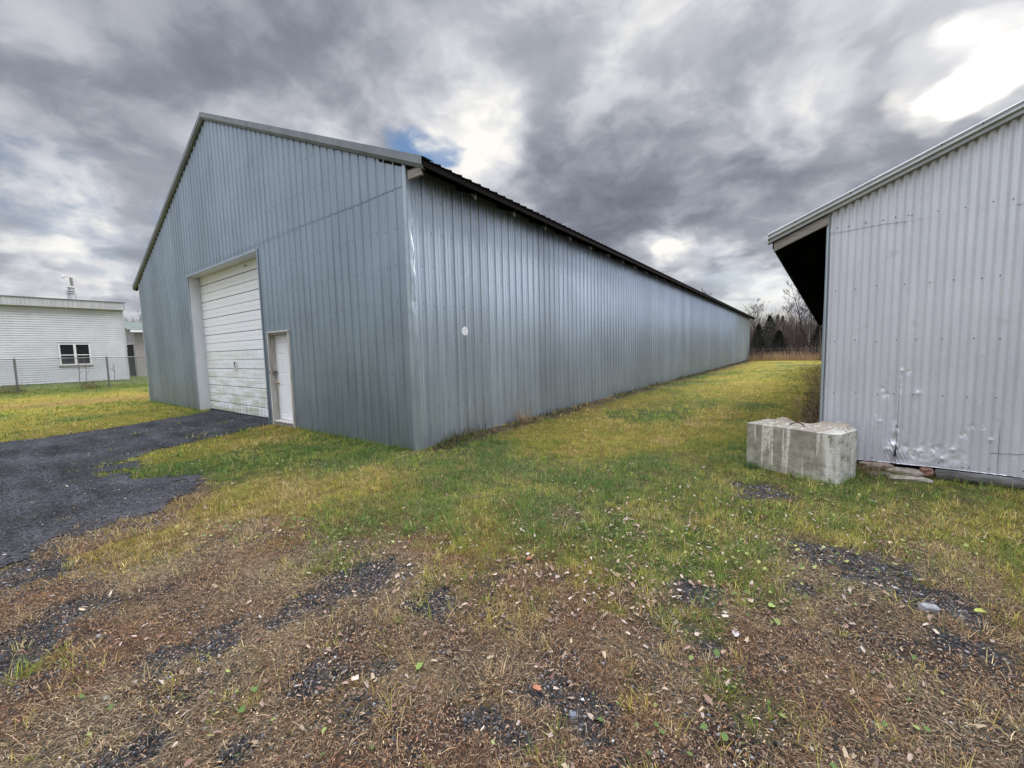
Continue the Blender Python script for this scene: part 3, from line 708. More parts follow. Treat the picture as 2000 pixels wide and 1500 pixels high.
# white round marker on the long wall
mk=empty('round_marker',(.026,1.19,1.925)); tag(mk,'white oval paper disc stuck on the long ribbed wall near its front corner','sign')
b=MB(); rr=.082; us=[(u,o) for u,o in rib_us(1.0,1.4,.052) if abs(u-1.19)<rr-.002]
ex=np.linspace(-rr,rr,17); prof_=rib_us(1.0,1.4,.052); pu=[u for u,_ in prof_]; po=[o for _,o in prof_]
uu=sorted(set([round(u,4) for u,_ in us]+[round(1.19+q,4) for q in ex]))
colsd=[]
for u in uu:
    yv=u-1.19; hz=math.sqrt(max(0,rr*rr-yv*yv))*(.97+.05*math.sin(yv*60+1)); o_u=float(np.interp(u,pu,po))+.0025-.026
    colsd.append(b.vs([(o_u,yv,-min(hz,.073)),(o_u,yv,hz)]))
for c0,c1 in zip(colsd[:-1],colsd[1:]): b.face((c0[0],c1[0],c1[1],c0[1]))
b.build('disc',simple('disc white',(.92,.93,.96),(.84,.85,.90),.5,0,14,(1,6,1),.2,.003),mk)

# ------------------------------------------------------------------ right hand corrugated shed
shed=empty('corrugated_shed',(RP[0],RP[1],0),-RBA); tag(shed,'dented corrugated grey metal shed on loose stones with overhanging roof','shed')
PC=.0678; S0=-.295
def shed_sheet():
    near=np.arange(S0,2.0,PC/12); farx=np.arange(2.0,9.0,PC/6)
    S=np.concatenate([near,farx]); Z=np.concatenate([np.arange(.11,1.3,.012),np.arange(1.3,2.9,.03)]); 
    def top(s): return np.minimum(3.235+.417*s, 3.235+.417*8.8-.417*s*0+0) 
    dents=[]
    r2=random.Random(3)
    for _ in range(45):
        dents.append((r2.uniform(-.2,1.9),r2.triangular(.15,1.9,.5),r2.uniform(.007,.016),r2.uniform(-.009,.006)))
    for s_,z_,r_,a_ in [(.265,1.0,.03,-.02),(.30,.93,.04,-.018),(.56,.97,.04,.014),(.40,.55,.035,-.03),(.38,.36,.06,.03),(.33,.30,.05,.02),(.47,.33,.05,-.012),(.6,.31,.05,.012),(.7,.34,.05,-.012),(.85,.36,.04,.01),(.55,.24,.05,-.01),(.78,.25,.04,.012),(.92,.52,.05,-.012),(.25,.62,.03,.01),(.98,.62,.03,-.014),(1.12,.5,.03,.012),(-.12,.58,.03,-.014),(.42,1.22,.03,.012),(.48,1.2,.03,-.012)]:
        dents.append((s_,z_,r_,a_))
    def disp(s,z):
        ph=2*np.pi*s/PC
        d=.0060*np.sin(ph)
        flat=sst(.30,.42,s)*sst(1.02,.9,s)*sst(.52,.30,z+.1*(fbm(s*4,z*4,5,2)-.5)); d=d*(1-.75*flat)+.006*flat*(fbm(s*16,z*16,6,3)-.5)*2
        d=d+.004*(fbm(s*1.6,z*.7,7,2)-.5)+.0015*(fbm(s*9,z*3,8,2)-.5)
        for (a,b,r_,am) in dents:
            q=((s-a)/r_)**2+((z-b)/r_)**2; d=d+am*.95*np.exp(-np.sqrt(q*3.2+.02)*1.5)*(1+.6*np.sin(a*90+s*160+z*60))
        # curled lap edge above the tear
        e=np.exp(-((s-.385)/.022)**2)*sst(.85,.45,z)*sst(.12,.3,z); d=d+.018*e*(1+.5*np.sin(z*26))+.014*np.exp(-((s-.40)/.07)**2)*np.exp(-((z-.25)/.09)**2)*np.sin(s*190+z*70)
        return d
    Vs=[];Qs=[];n0=0
    sheets=[(S0,.405,0.),(.395,1.175,.004),(1.165,1.99,.0),(1.98,9.,.003)]
    for (a,b_,off) in sheets:
        s=S[(S>=a-1e-6)&(S<=b_+1e-6)]; s=np.concatenate([[a],s,[b_]])
        SS,ZZ=np.meshgrid(s,Z); bot=.128+.012*np.sin(SS*2.1)
        ZZ=np.where(ZZ<.12,bot,ZZ); ZZ=np.maximum(ZZ,bot)
        D=disp(SS,ZZ)+off
        Vs.append(np.stack([SS.ravel(),-D.ravel(),ZZ.ravel()],-1)); m_=np.arange(SS.size).reshape(SS.shape)+n0
        Qs.append(np.stack([m_[:-1,:-1],m_[:-1,1:],m_[1:,1:],m_[1:,:-1]],-1).reshape(-1,4)); n0+=SS.size
    # upper course, lapped over the lower
    s=np.concatenate([np.arange(S0,2.,PC/12),np.arange(2.,9.,PC/6)])
    tt=np.linspace(0,1,16)
    SS,TT=np.meshgrid(s,tt); zt=3.225+.417*SS; zl=2.872+.006*np.sin(SS*9); ZZ=zl+(np.maximum(zt,zl+.02)-zl)*TT
    D=.0062*np.sin(2*np.pi*SS/PC)+.005+.004*(fbm(SS*1.6,ZZ*.7,7,2)-.5)
    Vs.append(np.stack([SS.ravel(),-D.ravel(),ZZ.ravel()],-1)); m_=np.arange(SS.size).reshape(SS.shape)+n0
    Qs.append(np.stack([m_[:-1,:-1],m_[:-1,1:],m_[1:,1:],m_[1:,:-1]],-1).reshape(-1,4))
    V=np.concatenate(Vs); scuff_glint=np.zeros(len(V))  # colour mask: painted glints at the dents along with scuffs
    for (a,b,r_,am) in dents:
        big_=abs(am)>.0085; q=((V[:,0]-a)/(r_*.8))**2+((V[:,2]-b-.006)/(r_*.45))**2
        scuff_glint=np.maximum(scuff_glint,(1. if big_ else .55)*sst(1.1,.5,q+1.6*(fbm(V[:,0]*70,V[:,2]*70,9,3)-.5)))
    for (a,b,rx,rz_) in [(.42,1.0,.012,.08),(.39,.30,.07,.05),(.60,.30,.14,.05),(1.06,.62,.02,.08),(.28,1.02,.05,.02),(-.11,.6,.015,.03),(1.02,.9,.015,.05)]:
        q=((V[:,0]-a)/rx)**2+((V[:,2]-b)/rz_)**2; scuff_glint=np.maximum(scuff_glint,sst(1.,.6,q)*sst(.50,.62,fbm(V[:,0]*55,V[:,2]*75,19,3)))
    return V,np.concatenate(Qs),scuff_glint
def shed_mat():
    m,t=newmat('dull galvanised'); b=t.b; X,Y,Z=t.xyz(t.p)
    sp=t.noise(t.p,140.,3,.6); big=t.noise(t.p,1.3,5,.6); st=t.noise(t.comb(t.math('MULTIPLY',X,14.),0.,t.math('MULTIPLY',Z,.6)),1.,5,.6)
    f=t.math('ADD',t.math('ADD',t.math('MULTIPLY',sp,.5),t.math('MULTIPLY',big,.35)),t.math('MULTIPLY',st,.35))
    col=t.mix(t.mr(f,.4,.8,0,1,'LINEAR'),(.47,.48,.535),(.72,.73,.79))
    d=t.noise(t.p,5.,4,.6); col=t.mix(t.math('MULTIPLY',t.mr(d,.58,.75),.25),col,(.35,.33,.33))
    sf=t.noise(t.comb(t.math('MULTIPLY',X,30.),0.,t.math('MULTIPLY',Z,14.)),1.,4,.75); glint_m=t.math('MULTIPLY',t.mr(sf,.62,.70),t.mr(Z,1.9,.4))
    col=t.mix(t.math('MULTIPLY',glint_m,.65),col,(.92,.93,.96))  # pale flecks: glints and scratched zinc painted into the colour
    at=t.n('ShaderNodeAttribute',attribute_name='col'); glint_wear=t.xyz(at.outputs['Vector'])[0]
    glint_wear=t.math('MULTIPLY',glint_wear,t.mr(t.math('ABSOLUTE',t.math('SUBTRACT',X,0.)),0.,8.,1.,1.))
    col=t.mix(t.math('MULTIPLY',glint_wear,.62),col,(.97,.98,1.))  # dent glints painted near white, mixed with worn metal
    t.L.new(col,b.inputs['Base Color']); b.inputs['Metallic'].default_value=.42
    t.L.new(t.mr(sp,.3,.7,.36,.5,'LINEAR'),b.inputs['Roughness']); t.L.new(bump(t,sp,.25,.002),b.inputs['Normal'])
    return m
MAT['shed']=shed_mat()
V,Q,glint_scf=shed_sheet(); npmesh('front_wall',V,Q,np.zeros((0,3)),MAT['shed'],np.stack([glint_scf]*3,-1),parent=shed,smooth=True)
def sc(s,z):
    b=MB(); screw(b,(s,-.008,z),(0,-1,0),.0065); b.build('screw',MAT['screw'],shed)
for z_,ss in ((2.185,(-.2,-.02,.17,.40,.60,.78,.98,1.1,1.4,1.7)),(1.563,(-.19,.0,.19,.36,.52,.72,.95,1.13,1.4,1.7)),(.94,(-.18,.02,.22,.36,.52,.75,.93,1.13,1.35,1.7)),(2.925,(-.21,-.1,.05,.20,.30,.40,.43,.63,.83,1.02,1.15,1.4)),(.19,(.75,.93,.98,1.12,1.35,.2,.0))):
    for s_ in ss: sc(s_,z_+random.uniform(-.012,.012))
b=MB()
for s_,z_ in ((.385,.20),(1.12,.37)): pass
pts=[(1.115,.355),(1.16,.362),(1.2,.356),(1.25,.368),(1.3,.364),(1.36,.378),(1.42,.374)]
for (a,z0),(c_,z1) in zip(pts[:-1],pts[1:]): b.poly([(a,-.0105,z0-.002),(c_,-.0105,z1-.002),(c_,-.0105,z1+.003),(a,-.0105,z0+.002)])
b.build('crack',MAT['black'],shed)
b=MB(); b.poly([(.380,-.036,.235),(.392,-.036,.215),(.404,-.036,.25),(.402,-.036,.33),(.399,-.036,.45),(.396,-.036,.34),(.388,-.036,.28)]); b.build('tear',MAT['black'],shed)
# corner trim
b=MB(); nz=60; z=np.linspace(.10,3.02,nz); 
cols=[(S0+.012,-.020),(S0-.012,-.022),(S0-.014,.0),(S0-.016,.07)]
V=[];Q=[]
for j,(a,c_) in enumerate(cols):
    d=(fbm(z*1.3,np.full(nz,j*.3),111,3)-.5)*.012
    V.append(np.stack([a+d,np.full(nz,c_)-d*.5,z],-1))
for j in range(3):
    for i in range(nz-1): Q.append((j*nz+i,(j+1)*nz+i,(j+1)*nz+i+1,j*nz+i+1))
npmesh('corner_trim',np.concatenate(V),np.array(Q),np.zeros((0,3)),MAT['trim'],parent=shed,smooth=True)
for s_,z0_,z1_,w_,o_2 in ((.4045,.14,1.12,.0035,-.017),(1.174,.16,.66,.003,-.013),(S0+.016,.12,3.0,.004,-.016)):
    b=MB(); n_=14; 
    for i in range(n_):
        za_,zb3=z0_+(z1_-z0_)*i/n_,z0_+(z1_-z0_)*(i+1)/n_; wa=w_*(.4+.6*math.sin(math.pi*(i+.5)/n_)); b.poly([(s_-wa/2,o_2,za_),(s_+wa/2,o_2,za_),(s_+wa/2,o_2,zb3),(s_-wa/2,o_2,zb3)])
    b.build('lap_gap',MAT['screw'],shed)
# left side wall and roof
SLEN=32.
b=MB()
yy=np.arange(.0,SLEN,PC/4); 
for a,c_ in zip(yy[:-1],yy[1:]): b.poly([(S0+.006*math.sin(2*math.pi*a/PC),a,.12),(S0+.006*math.sin(2*math.pi*c_/PC),c_,.12),(S0+.006*math.sin(2*math.pi*c_/PC),c_,3.1),(S0+.006*math.sin(2*math.pi*a/PC),a,3.1)])
b.box((S0,SLEN,.1),(9,SLEN+.05,3.1)); b.build('side_wall',MAT['shed'],shed)
RZ=lambda s:3.335+.417*s
rf=MB(); ov=-.90; yy=np.arange(-.06,SLEN+.1,PC/4); o_=lambda q:.007*math.sin(2*math.pi*q/PC)
s1=9.
for a,c_ in zip(yy[:-1],yy[1:]):
    for dz in (0,-.012):
        rf.mi=0 if dz==0 else 1  # underside coloured black: eave shade plus dark sheathing
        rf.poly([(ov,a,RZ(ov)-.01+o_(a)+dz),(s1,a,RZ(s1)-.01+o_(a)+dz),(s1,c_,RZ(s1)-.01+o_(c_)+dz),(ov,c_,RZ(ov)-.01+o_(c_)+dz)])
rf.mi=0
for a,c_ in zip(yy[:-1:6],yy[6::6]):
    rf.poly([(s1,a,RZ(s1)-.01),(s1*2-ov,a,RZ(ov)),(s1*2-ov,c_,RZ(ov)),(s1,c_,RZ(s1)-.01)])
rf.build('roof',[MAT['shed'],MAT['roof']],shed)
y=.02
while y<SLEN:
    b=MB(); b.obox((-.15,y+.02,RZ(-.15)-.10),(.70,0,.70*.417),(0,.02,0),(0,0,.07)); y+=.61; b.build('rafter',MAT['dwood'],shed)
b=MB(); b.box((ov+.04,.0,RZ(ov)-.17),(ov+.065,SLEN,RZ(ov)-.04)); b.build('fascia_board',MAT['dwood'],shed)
b=MB(); # barge board under the rake
b.obox(((ov+S0)/2+.03,-.03,RZ((ov+S0)/2)-.175),(.275,0,.275*.417),(0,.018,0),(0,0,.055)); b.build('barge_board',MAT['gwood'],shed,bevel=.003)
b=MB(); prof=[(.10,.012),(-.075,.012),(-.085,-.002),(-.08,-.035),(-.095,-.045),(-.098,-.062),(-.078,-.082),(-.08,-.115),(-.02,-.122)]
rows=[]
for s_ in (ov-.005,.9,2.8,9.): rows.append(b.vs([(s_,y_,RZ(s_)+h_) for y_,h_ in prof]))
for i in range(3):
    for j in range(len(prof)-1): b.face((rows[i][j],rows[i][j+1],rows[i+1][j+1],rows[i+1][j]))
e0=rows[0]; b.face(e0[::-1])
b.mi=1
for s_ in (-.62,-.1,.45,.62,.9,1.2): screw(b,(s_,-.088,RZ(s_)-.012),(0,-1,0),.007)
b.build('rake_trim',[simple('pale rake trim',(.25,.26,.26),(.33,.34,.34),.5,.4,5,(1,1,1),.2,.004),MAT['screw']],shed)
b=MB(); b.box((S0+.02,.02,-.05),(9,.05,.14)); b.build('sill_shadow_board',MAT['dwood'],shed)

# stones and beam the shed stands on
def rock(name,s,n,z,sx,sy,sz,rz,seed,c1,c2,label,group=None,fl=1.):
    bm=MB(); r3=random.Random(seed); nu,nv=10,6; rings=[]
    for j in range(nv+1):
        ph=-math.pi/2+math.pi*j/nv; ring=[]
        for i in range(nu):
            th=2*math.pi*i/nu
            def sp(v,p): return math.copysign(abs(v)**p,v)
            x=sp(math.cos(ph),.4)*sp(math.cos(th),.5); y=sp(math.cos(ph),.4)*sp(math.sin(th),.5); zz=sp(math.sin(ph),.6)
            k=1+r3.uniform(-.13,.1); ring.append((x*sx*k,y*sy*k,zz*sz*(1+r3.uniform(-.1,.1))))
        rings.append(bm.vs(ring))
    for j in range(nv):
        for i in range(nu): bm.face((rings[j][i],rings[j][(i+1)%nu],rings[j+1][(i+1)%nu],rings[j+1][i]))
    bm.face(rings[0][::-1]);bm.face(rings[-1])
    o=bm.build(name,simple('rock%d'%seed,tuple(v*.8 for v in c1),c2,.95,0,14,(1,1,4),1.,.012,spec=.1))
    p=RP+RE*s+RN*n; o.location=(p[0],p[1],z); o.rotation_euler=(r3.uniform(-.05,.05),r3.uniform(-.05,.05),rz-RBA)
    return tag(o,label,'stone',group)
cA,cB=(.17,.125,.10),(.27,.22,.19)
rock('foundation_stone',.24,.02,.07,.16,.12,.055,.05,1,cA,cB,'reddish brown block stone under the shed wall, next to the concrete block','stones under the shed')
rock('foundation_stone',.47,-.03,.065,.17,.10,.030,-.05,2,(.2,.17,.14),(.3,.26,.22),'long flat stone wedged under the shed wall between brown block and brick','stones under the shed')
rock('foundation_stone',.47,-.13,.015,.17,.08,.022,.08,3,(.28,.24,.2),(.36,.33,.28),'pale flat slab lying lowest in front of the stones under the shed','stones under the shed')
rock('foundation_stone',.66,.0,.08,.06,.08,.05,.0,4,(.15,.08,.06),(.2,.12,.09),'small dark red brick end beside the grey beam under the shed','stones under the shed')
rock('foundation_stone',.27,-.12,.02,.12,.07,.025,.15,5,(.16,.14,.12),(.25,.22,.19),'low grey brown stone half hidden in dead grass by the concrete block','stones under the shed')
rock('foundation_stone',.62,-.14,.015,.08,.05,.018,-.2,6,(.24,.21,.18),(.32,.29,.25),'thin tan stone chip in front of the beam end under the shed','stones under the shed')
b=MB(); b.tube([(RP+RE*s_+RN*(.0+.0*s_)).tolist()+[zz] for s_,zz in ((.73,.065),(1.2,.062),(2.0,.058),(3.2,.05),(5.5,.05))],[.06,.063,.066,.068,.07],14)
o=b.build('support_beam',simple('old grey beam',(.06,.058,.056),(.15,.145,.14),.95,0,5,(1,6,6),.8,.01,spec=.08),smooth=True); tag(o,'round dark grey timber beam lying under the shed wall edge at right','beam')

# ------------------------------------------------------------------ concrete block
def conc_mat():
    m,t=newmat('weathered concrete'); b=t.b; X,Y,Z=t.xyz(t.p)
    n=t.noise(t.p,9.,6,.65); g=t.noise(t.p,90.,3,.6)
    col=t.mix(t.mr(n,.3,.7),(.20,.182,.135),(.36,.335,.27))
    st=t.noise(t.comb(t.math('MULTIPLY',X,17.),t.math('MULTIPLY',Y,9.),t.math('MULTIPLY',Z,.9)),1.,3,.6)
    br=t.noise(t.p,26.,3,.6)
    stk=t.math('MULTIPLY',t.mr(st,.52,.60),t.mr(br,.3,.55))
    col=t.mix(t.math('MULTIPLY',stk,.85),col,(.66,.63,.55))
    # pale lime bloom beside the chamfered edge
    bl=t.math('MULTIPLY',t.mr(t.math('ADD',X,t.math('MULTIPLY',n,.14)),.26,.16),t.mr(n,.35,.6))
    col=t.mix(t.math('MULTIPLY',bl,.8),col,(.62,.62,.58))
    pit=t.noise(t.p,38.,2,.5); col=t.mix(t.mr(pit,.66,.72,0.,.7),col,(.06,.055,.045))
    low=t.math('MULTIPLY',t.mr(Z,.22,.0),t.mr(t.noise(t.p,16.,4,.6),.45,.6)); col=t.mix(t.math('MULTIPLY',low,.5),col,(.50,.49,.46))
    up=t.mr(Z,.565,.61,0.,.75); col=t.mix(up,col,t.mix(t.mr(g,.3,.7),(.15,.128,.09),(.32,.26,.17)))
    col=t.mix(t.math('MULTIPLY',t.mr(Z,.535,.552),.45),col,(.22,.19,.16))
    t.L.new(col,b.inputs['Base Color']); b.inputs['Roughness'].default_value=.92; b.inputs['Specular IOR Level'].default_value=.25
    t.L.new(bump(t,t.math('ADD',n,t.math('MULTIPLY',g,.4)),.6,.008),b.inputs['Normal'])
    return m
blk=empty('concrete_block',(BN[0],BN[1],0),R(157)); tag(blk,'large weathered precast concrete block with steel lifting loop standing by the shed corner','concrete block')
# local: u = +x (along the long face), depth = -y
BL,BD,BH=.985,.535,.55
def block_mesh():
    nu,nv,nz=44,26,24; ch=.035
    V=[];Q=[]
    def addgrid(P):
        n0=sum(len(v) for v in V); h,w,_=P.shape; V.append(P.reshape(-1,3)); m_=np.arange(h*w).reshape(h,w)+n0
        Q.append(np.stack([m_[:-1,:-1],m_[:-1,1:],m_[1:,1:],m_[1:,:-1]],-1).reshape(-1,4))
    z=np.linspace(-.06,BH,nz)
    def ring():
        P=[]
        c=ch*1.3
        pts=[(c,0),(BL-.012,0),(BL,-.012),(BL,-BD+.02),(BL-.02,-BD),(c,-BD),(0,-BD+c),(0,-c)]
        for i in range(len(pts)):
            a,b_=np.array(pts[i]),np.array(pts[(i+1)%len(pts)]); k=max(1,int(np.linalg.norm(b_-a)/.03))
            for j in range(k): P.append(a+(b_-a)*j/k)
        P.append(np.array(pts[0])); return np.array(P)
    rg=ring(); G=np.zeros((nz,len(rg),3)); G[:,:,0]=rg[:,0];G[:,:,1]=rg[:,1];G[:,:,2]=z[:,None]
    cx=np.array([BL/2,-BD/2]); 
    nn=(fbm(G[:,:,0]*9+G[:,:,1]*7,G[:,:,2]*9,121,3)-.5)*.010
    dirv=rg-cx; dirv/=np.linalg.norm(dirv,axis=1)[:,None]; G[:,:,0]+=dirv[:,0]*nn;G[:,:,1]+=dirv[:,1]*nn
    # lower right corner chipped under-cut
    addgrid(G)
    # top as rings shrinking to the centre with the slopped-over concrete lumps
    K=30; T=np.zeros((K+1,len(rg),3))
    for k in range(K+1):
        f=1-k/K; x=cx[0]+(G[-1,:,0]-cx[0])*f; y=cx[1]+(G[-1,:,1]-cx[1])*f
        l1=.085*np.exp(-(((x-.70)/.115)**2+((y+.30)/.13)**2)*1.3)
        l2=.062*np.exp(-(((x-.22)/.20)**2)**1.5)*np.exp(-(((y+.42)/.12)**2))
        l3=.030*np.exp(-(((x-.06)/.09)**2))*np.exp(-(((y+.36)/.14)**2))
        edge=sst(1.,.9,np.full(len(x),f))
        zz=BH+(l1+l2+l3)*(.75+.6*fbm(x*22,y*22,123,4))*edge+(.004*(fbm(x*20,y*20,125,2)-.5))*edge
        T[k,:,0]=x;T[k,:,1]=y;T[k,:,2]=zz
    addgrid(T)
    return np.concatenate(V),np.concatenate(Q)
V,Q=block_mesh(); o=npmesh('block_body',V,Q,np.zeros((0,3)),conc_mat(),parent=blk,smooth=True)
o.data.polygons.foreach_set('use_smooth',np.zeros(len(Q),dtype=bool))
b=MB(); pts=[(.50+.075*math.cos(t),-.22+.02*math.cos(t),BH-.015+.062*math.sin(t)) for t in np.linspace(-.2,math.pi+.2,15)]
b.tube(pts,.0075,8); b.build('lifting_loop',MAT['rust'],blk,smooth=True)

# ------------------------------------------------------------------ buildings on the left
def siding(mb,a,b_,z0,z1,nrm,pitch,depth=.012,holes=()):
    """lapped boards between ground points a,b_; holes: (t0,t1,z0,z1) in metres along"""
    a=np.array(a,float);b_=np.array(b_,float); Ln=np.linalg.norm(b_-a); d=(b_-a)/Ln; nrm=np.array(nrm,float)
    z=z0
    while z<z1-1e-6:
        zt=min(z+pitch,z1)
        segs=[(0,Ln)]
        for (t0,t1,h0,h1) in holes:
            if h0<(z+zt)/2<h1:
                ns=[]
                for s0,s1 in segs:
                    if t0>s0: ns.append((s0,min(t0,s1)))
                    if t1<s1: ns.append((max(t1,s0),s1))
                segs=ns
        for s0,s1 in segs:
            p=a+d*s0;q=a+d*s1; o1=nrm*depth
            P=lambda w,off,zz:(w[0]+off[0],w[1]+off[1],zz)
            mb.poly([P(p,o1,z),P(q,o1,z),P(q,o1*.1,zt),P(p,o1*.1,zt)])
            mb.poly([P(p,o1*.1,z),P(q,o1*.1,z),P(q,o1,z),P(p,o1,z)])
        z=zt
MAT['wside']=simple('white siding',(.62,.63,.66),(.72,.73,.76),.6,0,1.2)
MAT['tside']=simple('tan siding',(.36,.33,.32),(.42,.39,.38),.7,0,1.2)
MAT['fas']=simple('stained fascia',(.60,.61,.62),(.44,.44,.45),.6,0,2.5,(1,6,.4))
MAT['glass']=simple('dark window glass',(.012,.014,.018),None,.08,0,1,spec=.8)
wb=empty('white_building',(-29,0,.3)); tag(wb,'low flat roofed building with white lap siding and one double window behind the fence','building')
def wbx(b,name,mat,par=wb,**k):
    o=b.build(name,mat,par,**k)
    return o
OX=np.array([-29,0,.3])
class LB(MB):   # builds in world coordinates, stored relative to the building's Empty
    def rel(s,O): s.v=[(p[0]-O[0],p[1]-O[1],p[2]-O[2]) for p in s.v]; return s
y0,y1=-16.,2.0
b=LB(); siding(b,(-29,y0),(-29,y1-.03),.42,4.66,(1,0),.125,.038,[(-.83-y0,.44-y0,1.38,2.616)])
b.poly([(-29.2,y0,.3),(-29.2,y1-.01,.3),(-29.2,y1-.01,4.66),(-29.2,y0,4.66)])
b.rel(OX).build('wall',MAT['wside'],wb)
b=LB(); siding(b,(-38,y1-.02),(-29.03,y1-.02),.42,4.66,(0,1),.125,.038); b.rel(OX).build('wall',MAT['wside'],wb)
b=LB(); b.box((-29.08,y1-.10,.40),(-28.97,y1+.01,4.62)); b.rel(OX).build('corner_board',MAT['fas'],wb)
b=LB(); b.box((-38.2,y0,4.62),(-28.72,y1+.06,5.06)); b.rel(OX).build('roof_fascia',MAT['fas'],wb)
b=LB(); b.box((-38.3,y0-.1,5.06),(-28.68,y1+.1,5.09)); b.rel(OX).build('roof_edge',MAT['rake'],wb)
b=LB(); b.box((-38,y0,.1),(-28.995,y1-.03,.42)); b.rel(OX).build('foundation',simple('foundation',(.33,.33,.32),(.42,.41,.4),.9,0,4),wb)
wn=LB(); ya,yb,za,zb2=-.83,.44,1.38,2.616; t_=.07
for bx in (((-29.1,ya,zb2-t_),(-28.955,yb,zb2)),((-29.1,ya,za),(-28.955,yb,za+t_)),((-29.1,ya,za+t_),(-28.955,ya+t_,zb2-t_)),((-29.1,yb-t_,za+t_),(-28.955,yb,zb2-t_)),((-29.1,(ya+yb)/2-.05,za+t_),(-28.955,(ya+yb)/2+.05,zb2-t_))): wn.box(*bx)
zm=(za+zb2)/2-.04
for q0,q1 in ((ya+t_,(ya+yb)/2-.05),((ya+yb)/2+.05,yb-t_)): wn.box((-29.08,q0,zm-.025),(-28.98,q1,zm+.025))
wo=wn.rel(OX).build('window',MAT['white'],wb)
b=LB(); b.box((-29.07,ya+.02,za+.02),(-29.04,yb-.02,zb2-.02)); b.rel(OX).build('pane',MAT['glass'],wo)
b=LB(); b.box((-29.0,ya-.03,za-.10),(-28.93,yb+.03,za-.002)); b.rel(OX).build('sill',MAT['gwood'],wo)
# roof flue
fl=empty('roof_flue',(-29.6,-.03,5.09)); fl.parent=wb; fl.location=(-.6,-.03,4.79)
b=MB(); b.tube([(0,0,0),(0,0,.42)],.16,14); b.build('flue_pipe',MAT['fas'],fl)
b=MB(); b.tube([(0,0,.42),(0,0,.47)],.21,14); b.tube([(0,0,.55),(0,0,.59),(0,0,.64)],[.2,.2,.06],14)
b.tube([(.12,0,.47),(.12,0,.55)],.015,6); b.tube([(-.12,0,.47),(-.12,0,.55)],.015,6);b.tube([(0,0,.47),(0,0,.75)],.10,10); b.tube([(0,0,.76),(0,0,.83)],[.2,.17],14); b.build('flue_cap',MAT['fas'],fl)
# lamp post behind
lp=empty('lamp_post',(-31.2,.1,.3)); tag(lp,'leaning grey wooden post with small lamp standing behind the white building roof','lamp post')
b=MB(); b.tube([(0,.42,0),(0,.14,6.35)],[.09,.07],8); b.build('post',MAT['gwood'],lp)
b=MB(); b.tube([(0,.14,6.3),(0,0,6.42),(0,-.12,6.42)],.025,6); b.tube([(0,-.12,6.44),(0,-.16,6.38),(0,-.2,6.30)],[.05,.08,.09],10); b.build('lamp_head',MAT['fas'],lp)

tb=empty('tan_building',(-35,3.6,.2)); tag(tb,'small tan sided building with pale green roof and dark doorway beyond the white building','building'); OT=np.array([-35,3.6,.2])
b=LB(); siding(b,(-35,3.62),(-35,14),.25,3.62,(1,0),.115,.014); b.rel(OT).build('wall',MAT['tside'],tb)
b=LB(); siding(b,(-43,3.6),(-35.02,3.6),.25,3.62,(0,-1),.115,.014,[(8.0-2.6,8.0-.25,.2,2.75)])
b.poly([(-43,3.6,3.62),(-35,3.6,3.62),(-39,3.6,4.5)]); b.rel(OT).build('wall',MAT['tside'],tb)
b=LB(); b.box((-35.1,3.56,.2),(-34.97,3.7,3.6)); b.rel(OT).build('corner_board',MAT['tside'],tb)
b=LB(); b.box((-37.62,3.63,.2),(-35.22,4.6,2.78)); b.rel(OT).build('doorway',MAT['black'],tb)
b=LB(); b.box((-37.7,3.54,2.74),(-35.1,3.6,2.88)); b.box((-35.3,3.54,.2),(-35.2,3.6,2.74)); b.rel(OT).build('door_frame',MAT['fas'],tb)
b=LB(); 
b.poly([(-34.55,3.2,3.78),(-34.55,14,3.78),(-39,14,4.62),(-39,3.2,4.62)]); b.poly([(-43.45,3.2,3.78),(-39,3.2,4.62),(-39,14,4.62),(-43.45,14,3.78)])
b.poly([(-34.55,3.2,3.70),(-34.55,14,3.70),(-39,14,4.54),(-39,3.2,4.54)]); b.poly([(-34.55,3.2,3.70),(-39,3.2,4.54),(-39,3.2,4.62),(-34.55,3.2,3.78)])
b.rel(OT).build('roof',simple('green grey roof',(.12,.145,.125),(.16,.19,.165),.9,0,2,spec=.1),tb)
b=LB(); b.box((-34.56,3.3,3.60),(-34.42,14,3.76)); b.rel(OT).build('gutter',MAT['white'],tb)

# ------------------------------------------------------------------ chain link fence
fx=-23.
cf=empty('chain_link_fence',(fx,0,0)); tag(cf,'grey chain link fence with round posts and top rail before the white building','fence')
MAT['galv']=simple('galvanised wire',(.16,.17,.18),(.22,.23,.24),.5,.5,6)
for yy_ in (-8.51,-5.63,-2.75,.14,3.0,5.9,8.8):
    b=MB(); zb_=H(fx,yy_)-.1; b.tube([(0,yy_,zb_),(0,yy_,1.76)],.038,10); b.tube([(0,yy_,1.76),(0,yy_,1.80)],[.045,.02],10); b.build('post',MAT['galv'],cf)
b=MB(); b.tube([(.02,-12,1.74),(.02,11,1.74)],.022,8); b.build('top_rail',MAT['galv'],cf)
b=MB(); z0,z1=.36,1.72; hh=z1-z0; y=-12.
sp=.075; tr=.0038
def wire(p,q):
    p=np.array(p);q=np.array(q); d=(q-p)/np.linalg.norm(q-p); n1=np.array([tr,0,0]); n2=np.cross(d,[1,0,0])*tr
    i=b.vs([p+n1,p-n1*.5+n2*.87,p-n1*.5-n2*.87]); j=b.vs([q+n1,q-n1*.5+n2*.87,q-n1*.5-n2*.87])
    for k in range(3): b.face((i[k],i[(k+1)%3],j[(k+1)%3],j[k]))
while y<11-hh:
    wire((.0,y,z0),(.0,y+hh,z1)); wire((.006,y,z1),(.006,y+hh,z0)); y+=sp
b.build('wire_mesh',MAT['galv'],cf)

